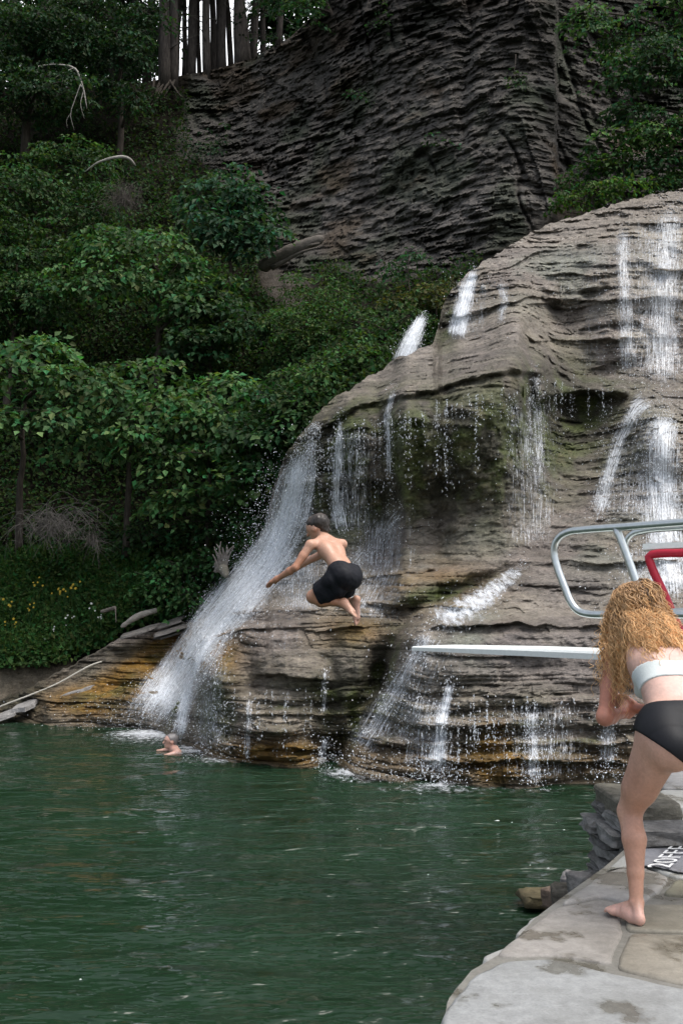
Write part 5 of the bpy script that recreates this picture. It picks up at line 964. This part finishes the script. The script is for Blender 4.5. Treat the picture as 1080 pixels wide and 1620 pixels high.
for sh, el, ha, sg in ((shL, elL, handL, -1), (shR, elR, handR, 1)):
    w.cap(neck - spine * 0.05 + lat * sg * 0.05, sh, 0.062, 0.052, 0.05); w.sph(sh, 0.056, 0.05)
    w.cap(sh, el + (sh - el) * 0.5, 0.050, 0.043, 0.03); w.cap(el + (sh - el) * 0.5, el, 0.043, 0.036, 0.03); w.sph(el + np.array([0, -0.01, -0.006]), 0.034, 0.02)
    m = el + (ha - el) * 0.3; w.cap(el, m, 0.037, 0.039, 0.03); w.cap(m, ha, 0.039, 0.024, 0.03)
    f = (ha - el); f /= np.linalg.norm(f); f2 = f + np.array([0.1 * -sg, 0.1, 0.55]); f2 /= np.linalg.norm(f2); pal = ha + f2 * 0.045; sdv = np.cross(f2, np.array([-sg * 0.8, -0.3, 0.2])); sdv /= np.linalg.norm(sdv); nrmv = np.cross(sdv, f2)
    w.cap(ha, pal + sdv * 0.018, 0.024, 0.019, 0.02); w.cap(ha, pal - sdv * 0.018, 0.022, 0.018, 0.02)
    curl = nrmv * (1 if nrmv[0] * -sg > 0 else -1)
    for o, l in ((0.030, 0.9), (0.011, 1.0), (-0.009, 0.93), (-0.028, 0.75)):
        a = pal + sdv * o + f2 * 0.012; b = a + (f2 * 0.032 + curl * 0.014) * l; c = b + (f2 * 0.006 + curl * 0.024) * l; e_ = c + (curl * 0.008 - f2 * 0.018) * l
        w.cap(a, b, 0.0098, 0.009, 0.006); w.cap(b, c, 0.009, 0.0085, 0.005); w.cap(c, e_, 0.0085, 0.0075, 0.005)
    a = ha + sdv * 0.022 + f2 * 0.012; b = a + sdv * 0.022 + f2 * 0.022 + curl * 0.01; c = b + f2 * 0.026 + curl * 0.012; w.cap(a, b, 0.013, 0.011, 0.01); w.cap(b, c, 0.011, 0.009, 0.005)
head = Vw(1010, 962, 5.0)
hd = np.array([-0.05, 0.72, -0.28]); hd /= np.linalg.norm(hd); hup = np.array([-0.02, 0.35, 0.93]); hup /= np.linalg.norm(hup)     # face looks away and down
w.cap(neck, head - hup * 0.05, 0.052, 0.05, 0.05); w.cap(head + hup * 0.03 - hd * 0.015, head + hup * 0.03 + hd * 0.02, 0.088, 0.086, 0.03); w.cap(head + hd * 0.03, head - hup * 0.075 + hd * 0.055, 0.072, 0.045, 0.04)
w.cap(head + hd * 0.098 + hup * 0.01, head + hd * 0.118 - hup * 0.025, 0.009, 0.014, 0.012)
hs = np.cross(hup, hd)
for sg in (-1, 1): w.sph(head + hs * sg * 0.083 - hup * 0.01 - hd * 0.005, 0.022, 0.01, fl=(hs, 0.5)); w.sph(head + hd * 0.09 + hs * sg * 0.03 + hup * 0.012, 0.012, 0.01)
w.cap(head + hd * 0.098 - hup * 0.055 - hs * 0.016, head + hd * 0.098 - hup * 0.055 + hs * 0.016, 0.008, 0.008, 0.008)
root = thing('person', 'person with long curly orange hair leaning forward barefoot on the stone deck', 'person')
org, shp, h = w.grid(0.0062); val = w.field(org, shp, h)
def wcol(v):
    c = np.tile(np.array((0.56, 0.335, 0.25)), (len(v), 1))
    def near_(a, b, r): 
        ba = b - a; t = np.clip(((v - a) @ ba) / (ba @ ba), 0, 1); return np.exp(-(np.linalg.norm(v - a - t[:, None] * ba, axis=1) / r) ** 4)[:, None]
    arm = np.maximum(np.maximum(near_(shL, elL, 0.075), near_(elL, handL, 0.06)), np.maximum(near_(shR, elR, 0.075), near_(elR, handR, 0.06))); c = c * (1 - arm) + np.array((0.52, 0.215, 0.145)) * arm
    lg = near_(ank, knee + (hip - knee) * 0.5, 0.1); c = c * (1 - lg * 0.7) + np.array((0.47, 0.245, 0.165)) * lg * 0.7
    ft = near_(heel, toe0, 0.06); c = c * (1 - ft * 0.8) + np.array((0.60, 0.37, 0.31)) * ft * 0.8
    bk = near_(waist, chest, 0.16); c = c * (1 - bk) + np.array((0.64, 0.44, 0.38)) * bk
    up = near_(neck - spine * 0.08, neck, 0.12); c = c * (1 - up) + np.array((0.60, 0.31, 0.235)) * up
    return c * (1 + 0.22 * fbm(v[:, 0] * 16, v[:, 1] * 16, v[:, 2] * 12, 5, 600))[:, None]
sdf_obj('body', val, org, h, M['skin'], root, wcol)
tv_ = w.field(org, shp, h, torso); X, Y, Z = coords(org, shp, h)
def plane(p, n): n = np.array(n, float); n /= np.linalg.norm(n); return (X - p[0]) * n[0] + (Y - p[1]) * n[1] + (Z - p[2]) * n[2]
wp = Vw(1044, 1109, 4.42); cro = Vw(1072, 1206, 4.38); lp = Vw(994, 1148, 4.42)
dl = cro - lp; nl = np.array([-dl[2], 0, dl[0]]); nl = nl if nl[2] > 0 else -nl; nr = np.array([-nl[0], 0, nl[2]]); croR = np.array([2 * pel[0] - lp[0], lp[1], lp[2]])
f = np.maximum.reduce([tv_ - 0.008, plane(wp, spine * 0.55 + np.array([0, 0, 0.75])), -plane(lp, nl), -plane(croR, nr)])
sdf_obj('bikini_bottom', f, org, h, M['black'], root)
bc = Vw(1046, 1066, 4.6); t_ = plane(bc + np.array([0, 0, 0.0]), spine)
f = np.maximum.reduce([tv_ - 0.007, t_ - 0.050, -t_ - 0.048]); sdf_obj('bandeau_top', f, org, h, M['bandeau'], root)
# ringlets
mb = MB(); rg = np.random.default_rng(5)
hc = head + hup * 0.03; NG_ = 125
gd = nrm(rg.normal(0, 1, (NG_ * 5, 3))); gd = gd[(gd @ hd < 0.45) & (gd @ hup > -0.55)][:NG_]
cols_ = [(neck - spine * 0.02, shL, 0.085), (neck - spine * 0.02, shR, 0.085), (shL, shL + (elL - shL) * 0.6, 0.072), (shR, shR + (elR - shR) * 0.6, 0.072), (neck, chest - bn * 0.02, 0.115), (chest - lat * 0.07 - bn * 0.02, neck - lat * 0.06, 0.10), (chest + lat * 0.07 - bn * 0.02, neck + lat * 0.06, 0.10)]
n = 60; t = np.linspace(0, 1, n)[:, None]
for g_ in gd:
    left = g_[0] < -0.25; L = rg.uniform(0.34, 0.47) if left else rg.uniform(0.30, 0.52)
    side = np.array([g_[0] + 0.3 * rg.normal(), g_[1] * 0.8 - 0.3, 0]); side /= np.linalg.norm(side) + 1e-6
    spread = rg.uniform(0.008, 0.072); upn = float(g_ @ hup); lean_ = rg.normal(0, 0.08); lay = rg.uniform(0.097, 0.128); lift = rg.uniform(0.0, 0.03); dout = rg.uniform(0.006, 0.032)
    ph = rg.random() * 6.28; turns = rg.uniform(24, 52) * L / 0.36; Rg = rg.uniform(0.007, 0.016); bright = rg.random()
    part = math.exp(-((g_[0] - 0.06) / 0.2) ** 2) * (1 if g_[1] < 0.25 else 0.2)
    for k_ in range(int(rg.integers(8, 13))):
        d = nrm(g_ + rg.normal(0, 0.13, 3)); p0 = hc + d * 0.086; Ls = L * rg.uniform(0.8, 1.05)
        out = side * spread * (1 - np.exp(-4.5 * t)) + d * dout * np.minimum(1, 6 * t)
        fall = np.array([lean_, -0.26, -1.0]) * Ls * (t ** (1.15 + 0.7 * max(upn, 0)))
        p = hc + g_ * 0.086 + (p0 - hc - g_ * 0.086) * (1 - 0.72 * np.minimum(1, 1.6 * t)) + out + fall
        rel = p - hc; dist = np.linalg.norm(rel, axis=1, keepdims=True); p = hc + rel * np.maximum(1, lay / np.maximum(dist, 1e-6))
        for (a_, b_, r_) in cols_:
            ba = b_ - a_; tt_ = np.clip(((p - a_) @ ba) / (ba @ ba), 0, 1)[:, None]; o_ = p - (a_ + tt_ * ba); dd_ = np.linalg.norm(o_, axis=1, keepdims=True)
            p = p + np.array([0, -0.9, 0.35]) * np.clip(r_ + lift - dd_, 0, 0.2) * sstep(0.1, 0.4, t)
        for _ in range(3): p[1:-1] = (p[:-2] + p[1:-1] * 2 + p[2:]) / 4
        p2 = ph + rg.normal(0, 0.5); wv = turns * t + 1.0 * np.sin(5 * t + ph); R_ = Rg * rg.uniform(0.6, 1.25) * np.minimum(1, 3.0 * t + 0.08)
        p = p + R_ * (np.cos(p2 + wv) * np.array([1.0, 0, 0]) + np.sin(p2 + wv) * np.array([0, 0.85, 0.3])) + np.cumsum(rg.normal(0, 0.0011, (n, 3)), 0)
        tip_c = np.array((0.70, 0.43, 0.20)) * (0.55 + 0.65 * bright + 0.3 * rg.random()); root_c = np.array((0.30, 0.165, 0.075)) * (0.7 + 0.5 * rg.random()) * (1 - 0.78 * part)
        mid = np.clip(t * (1.7 - 0.8 * part), 0, 1); c = root_c * (1 - mid) + tip_c * mid
        tube(mb, p, rg.uniform(0.0018, 0.0036) * np.interp(t[:, 0], [0, 0.1, 0.75, 1], [0.7, 1, 0.9, 0.2]), 4, c, cap=False)
        if k_ % 3 == 0:
            q_ = p + np.array([rg.normal(0, 0.02), rg.normal(0, 0.012), rg.normal(0, 0.02)]) * t + 0.009 * np.stack([np.cos(ph + 2 + wv[:, 0] * 1.3), np.sin(ph + wv[:, 0] * 1.3), 0 * t[:, 0]], -1) * np.minimum(1, 2 * t)
            tube(mb, q_, 0.0011, 3, c * 1.25, cap=False)
            q_ = p + (p - hc) * t * rg.uniform(0.0, 0.18) + np.array([rg.normal(0, 0.02), 0, rg.normal(0, 0.02)]) * t; tube(mb, q_, 0.0009, 3, c * 1.3, cap=False)
mb.obj('hair', M['hair'], root, smooth=True)

# ---------- boy in mid jump
b = Body()
hd_ = V(504, 838, 8.36); nk = V(513, 852, 8.32); ch = V(524, 872, 8.24); ab = V(537, 893, 8.12); pv = V(548, 912, 8.02)
fwd = np.array([-0.80, 0.60, 0]); lft = np.array([-0.60, -0.80, 0]); sp_ = (ch - ab) / np.linalg.norm(ch - ab); bk = -(fwd - sp_ * np.dot(fwd, sp_)); bk /= np.linalg.norm(bk)
sL, sR = V(491, 862, 8.17), V(541, 861, 8.40); eL, eR = V(467, 898, 8.12), V(478, 892, 8.52); hL, hR_ = V(438, 916, 8.22), V(455, 905, 8.60)
hpL, hpR = pv + lft * 0.07, pv - lft * 0.07; kL, kR = V(495, 944, 8.12), V(506, 942, 8.42); aL, aR = V(543, 955, 8.00), V(560, 953, 8.22)
tor = []
def bc_(*a, **k): b.cap(*a, **k); tor.append(b.pr[-1])
for sg in (-1, 1):
    o_ = lft * 0.055 * sg; bc_(pv + o_, ab + o_ * 0.7, 0.074, 0.062, 0.04, fl=(bk, 0.95)); bc_(ab + o_ * 0.7, ch + o_ * 1.15, 0.062, 0.072, 0.04, fl=(bk, 0.9)); bc_(ch + o_ * 1.15, nk + o_ * 0.9 - sp_ * 0.03, 0.072, 0.042, 0.05, fl=(bk, 0.85))
b.cap(nk, hd_, 0.045, 0.045, 0.03)
hf = np.array([-0.80, 0.45, -0.35]); hf /= np.linalg.norm(hf); hu = np.array([-0.35, 0.12, 0.93]); hu -= hf * (hu @ hf); hu /= np.linalg.norm(hu); hs = np.cross(hu, hf)
hcn = hd_ + hu * 0.01
b.cap(hcn + hu * 0.035 - hf * 0.025, hcn + hu * 0.035 + hf * 0.02, 0.076, 0.073, 0.02); b.cap(hcn + hf * 0.03, hcn - hu * 0.07 + hf * 0.055, 0.066, 0.038, 0.04); b.cap(hcn + hf * 0.09 + hu * 0.02, hcn + hf * 0.115 - hu * 0.012, 0.008, 0.013, 0.012)
for sg in (-1, 1): b.sph(hcn + hs * sg * 0.075 - hu * 0.005, 0.024, 0.008, fl=(hs, 0.45)); b.sph(hcn + hf * 0.083 + hs * sg * 0.028 + hu * 0.012, 0.011, 0.01)
b.cap(hcn + hf * 0.088 - hu * 0.045 - hs * 0.014, hcn + hf * 0.088 - hu * 0.045 + hs * 0.014, 0.007, 0.007, 0.008)
def hand(B, wr, frm, up_, scale=1.0, curl=0.35):
    f = wr - frm; f /= np.linalg.norm(f); s_ = np.cross(f, up_); s_ /= np.linalg.norm(s_); n_ = np.cross(s_, f); pal = wr + f * 0.05 * scale
    B.cap(wr, pal + s_ * 0.016, 0.020, 0.017, 0.02); B.cap(wr, pal - s_ * 0.016, 0.020, 0.017, 0.02)
    for o, l in ((0.028, 0.88), (0.010, 1), (-0.009, 0.94), (-0.026, 0.75)):
        a = pal + s_ * o + f * 0.012; m = a + (f * 0.034 - n_ * 0.034 * curl * 0.6) * l; e = m + (f * 0.024 - n_ * 0.034 * curl) * l; B.cap(a, m, 0.0092, 0.0085, 0.006); B.cap(m, e, 0.0085, 0.007, 0.005)
    a = wr + s_ * 0.02 + f * 0.015; m = a + s_ * 0.022 + f * 0.022; B.cap(a, m, 0.012, 0.010, 0.01); B.cap(m, m + f * 0.025 + s_ * 0.004 - n_ * 0.01, 0.010, 0.008, 0.005)
for s0, e0, h0 in ((sL, eL, hL), (sR, eR, hR_)):
    b.cap(nk - sp_ * 0.03, s0, 0.040, 0.040, 0.04); b.cap(s0, s0 + (e0 - s0) * 0.5, 0.039, 0.035, 0.02); b.cap(s0 + (e0 - s0) * 0.5, e0, 0.035, 0.030, 0.015); b.cap(e0, e0 + (h0 - e0) * 0.3, 0.030, 0.031, 0.015); b.cap(e0 + (h0 - e0) * 0.3, h0, 0.031, 0.020, 0.015); hand(b, h0, e0, np.array([0.3, -0.2, 0.9]))
for hp, kn, an, toe in ((hpL, kL, aL, V(565, 977, 7.94)), (hpR, kR, aR, V(566, 991, 8.24))):
    bc_(hp, hp + (kn - hp) * 0.55, 0.080, 0.066, 0.03); b.cap(hp + (kn - hp) * 0.5, kn, 0.066, 0.050, 0.02); d = an - kn; dn = np.array([0, 0, -0.012])
    b.cap(kn, kn + d * 0.3 + dn, 0.050, 0.053, 0.03); b.cap(kn + d * 0.3 + dn, kn + d * 0.7, 0.053, 0.036, 0.03); b.cap(kn + d * 0.7, an, 0.036, 0.028, 0.02)
    f = toe - an; fl_ = np.linalg.norm(f); f /= fl_; hl = an - f * 0.03 + d / np.linalg.norm(d) * 0.03; ba = an + f * fl_ * 0.62; sv = np.cross(f, d); sv /= np.linalg.norm(sv)
    b.cap(an, hl, 0.027, 0.026, 0.02); b.cap(hl, ba, 0.027, 0.024, 0.03); b.cap(an, ba, 0.026, 0.020, 0.03); b.cap(ba - sv * 0.022, ba + sv * 0.022, 0.018, 0.018, 0.015)
    for o, l, r in ((0.03, 0.055, 0.012), (0.012, 0.055, 0.0095), (-0.004, 0.05, 0.009), (-0.018, 0.042, 0.0088), (-0.031, 0.034, 0.0085)): b.cap(ba + sv * o, ba + sv * o + f * l, r, r * 0.85, 0.006)
root = thing('person', 'shirtless boy in black shorts crouched in mid air in front of the falls', 'person')
org, shp, h = b.grid(0.0066); val = b.field(org, shp, h)
def bcol(v):
    c = np.tile(np.array((0.52, 0.30, 0.21)), (len(v), 1)); arm = np.exp(-(np.minimum(np.linalg.norm(v - eL, axis=1), np.linalg.norm(v - hL, axis=1)) / 0.15) ** 4)[:, None]; c = c * (1 - arm) + np.array((0.46, 0.225, 0.14)) * arm
    lg = np.exp(-(np.linalg.norm(v - (kL + aL) / 2, axis=1) / 0.16) ** 4)[:, None]; c = c * (1 - lg) + np.array((0.46, 0.21, 0.115)) * lg
    ft = np.exp(-(np.linalg.norm(v - V(561, 972, 8.1), axis=1) / 0.13) ** 4)[:, None]; c = c * (1 - ft) + np.array((0.60, 0.36, 0.31)) * ft
    return c * (1 + 0.08 * fbm(v[:, 0] * 16, v[:, 1] * 16, v[:, 2] * 16, 3, 610))[:, None]
sdf_obj('body', val, org, h, M['skin'], root, bcol)
s_ = Body()
for sg, hp, kn in ((1, hpL, kL), (-1, hpR, kR)):
    d = kn - hp; s_.cap(pv + lft * 0.05 * sg + (ab - pv) * 0.55, pv + lft * 0.055 * sg, 0.082, 0.094, 0.03); s_.sph(pv - fwd * 0.01 + np.array([0, 0, -0.01]), 0.104, 0.03); s_.cap(hp + (ab - pv) * 0.35, hp + d * 0.25, 0.094, 0.094, 0.03); s_.cap(pv + lft * 0.055 * sg, hp + d * 0.78, 0.094, 0.082, 0.02); s_.cap(hp + d * 0.3 + np.array([0.03, 0, -0.05]), hp + d * 0.78 + np.array([0.02, 0, -0.03]), 0.082, 0.086, 0.02)
org2, shp2, h2 = s_.grid(0.0066); f = s_.field(org2, shp2, h2); X, Y, Z = coords(org2, shp2, h2)
fold = 0.011 * fbm((X + 0.5 * Z + 0 * Y) * 14, (Y + 0 * X + 0 * Z) * 16, (Z - 0.4 * X + 0 * Y) * 9, 3, 620); f = f + fold
f = np.maximum.reduce([f, plane(pv + (ab - pv) * 0.62, sp_ + np.array([0.1, 0, 0.25])), plane(kL + (hpL - kL) * 0.22, (kL - hpL) + np.array([0, 0, 0.05]))])
sdf_obj('shorts', f, org2, h2, M['shorts'], root)
hb = Body(); hb.cap(hcn + hu * 0.042 - hf * 0.032, hcn + hu * 0.046 + hf * 0.016, 0.082, 0.077, 0.02); hb.cap(hcn - hf * 0.05 + hu * 0.02, hcn - hf * 0.05 - hu * 0.03, 0.056, 0.046, 0.02)
org3, shp3, h3 = hb.grid(0.006); f = hb.field(org3, shp3, h3); X, Y, Z = coords(org3, shp3, h3); f = f + 0.007 * fbm(X * 60 + 0 * Y + 0 * Z, Y * 60 + 0 * X + 0 * Z, Z * 40 + 0 * X + 0 * Y, 2, 630)
f = np.maximum.reduce([f, plane(hcn + hf * 0.055 + hu * 0.05, hf - 0.5 * hu), -plane(hcn - hu * 0.035, hu + 0.55 * (-hf) * -1 * -1 if False else hu - 0.35 * hf)])
sdf_obj('hair', f, org3, h3, M['hair'], root, lambda v: np.tile(np.array((0.026, 0.02, 0.016)), (len(v), 1)) * (1 + 1.6 * sstep(0.05, 0.13, (v - hcn) @ hu))[:, None])  # lighter crown is a sheen painted into the hair colour

# ---------- swimmer
s = Body(); sh_ = G(273, 1189, 0.0); sh_ = np.array([sh_[0], sh_[1] - 0.1, 0.0]); hn = sh_ + np.array([-0.02, 0.02, 0.165])
fw = np.array([-0.90, -0.40, 0.02]); fw /= np.linalg.norm(fw); hu = np.array([0.06, 0, 1.0]); hu -= fw * (hu @ fw); hu /= np.linalg.norm(hu); hs = np.cross(hu, fw)
s.cap(hn + hu * 0.035 - fw * 0.03, hn + hu * 0.035 + fw * 0.02, 0.080, 0.076, 0.02); s.cap(hn + fw * 0.035 + hu * 0.01, hn - hu * 0.07 + fw * 0.06, 0.060, 0.036, 0.02); s.cap(hn - fw * 0.02, hn - hu * 0.06 + fw * 0.01, 0.06, 0.05, 0.02); s.cap(hn + fw * 0.092 + hu * 0.022, hn + fw * 0.118 - hu * 0.014, 0.009, 0.015, 0.008)
for sg in (-1, 1):
    s.sph(hn + hs * sg * 0.076, 0.028, 0.006, fl=(hs, 0.45)); s.cap(hn + fw * 0.092 + hs * sg * 0.014 + hu * 0.04, hn + fw * 0.08 + hs * sg * 0.045 + hu * 0.038, 0.011, 0.009, 0.006)
s.cap(hn + fw * 0.094 - hu * 0.045 - hs * 0.018, hn + fw * 0.094 - hu * 0.045 + hs * 0.018, 0.007, 0.007, 0.006)
s.cap(hn - hu * 0.06, sh_ + np.array([0.03, 0.03, 0.02]), 0.050, 0.058, 0.02)
for sg in (-1, 1):
    a = sh_ + hs * sg * 0.18 + np.array([0.05, 0.02, 0.02]); s.cap(sh_ + np.array([0.04, 0.03, 0.045]), a, 0.066, 0.064, 0.03); e = a + fw * 0.22 + np.array([0, 0, -0.05]) + hs * sg * 0.05; s.cap(a, e, 0.050, 0.040, 0.02); wr = e + fw * 0.2 - hs * sg * 0.14 + np.array([0, 0, -0.06]); s.cap(e, wr, 0.038, 0.026, 0.02); hand(s, wr, e, np.array([0, 0, 1.0]))
s.cap(sh_ + np.array([0.05, 0.04, -0.10]), sh_ + np.array([0.1, 0.08, -0.5]), 0.12, 0.11, 0.05)
def scol(v):
    c = np.tile(np.array((0.60, 0.36, 0.29)), (len(v), 1)); lo = np.array((0.10, 0.05, 0.04))
    for sg in (-1, 1): e_ = np.exp(-(np.linalg.norm(v - (hn + fw * 0.09 + hs * sg * 0.03 + hu * 0.022), axis=1) / 0.016) ** 2)[:, None]; c = c * (1 - 0.8 * e_) + lo * 0.8 * e_
    e_ = np.exp(-((((v - hn) @ hu + 0.046) / 0.007) ** 2 + (((v - hn) @ hs) / 0.025) ** 2))[:, None] * (((v - hn) @ fw) > 0.06)[:, None]; return c * (1 - 0.5 * e_) + np.array((0.3, 0.1, 0.09)) * 0.5 * e_
root = thing('person', 'grey haired swimmer with head and shoulders out of the pool below the falls', 'person')
org, shp, h = s.grid(0.008); val = s.field(org, shp, h); sdf_obj('body', val, org, h, M['skin'], root, scol)
hb = Body(); hb.cap(hn + hu * 0.042 - fw * 0.035, hn + hu * 0.042 + fw * 0.012, 0.086, 0.079, 0.02); hb.cap(hn - fw * 0.05, hn - fw * 0.05 - hu * 0.05, 0.062, 0.048, 0.02)
org3, shp3, h3 = hb.grid(0.009); f = hb.field(org3, shp3, h3); X, Y, Z = coords(org3, shp3, h3); f = f + 0.006 * fbm(X * 50 + 0 * Y + 0 * Z, Y * 50 + 0 * X + 0 * Z, Z * 40 + 0 * X + 0 * Y, 2, 640); f = np.maximum(f, plane(hn + fw * 0.035 + hu * 0.05, fw - 0.6 * hu))
sdf_obj('hair', f, org3, h3, M['hair'], root, (0.20, 0.19, 0.19))
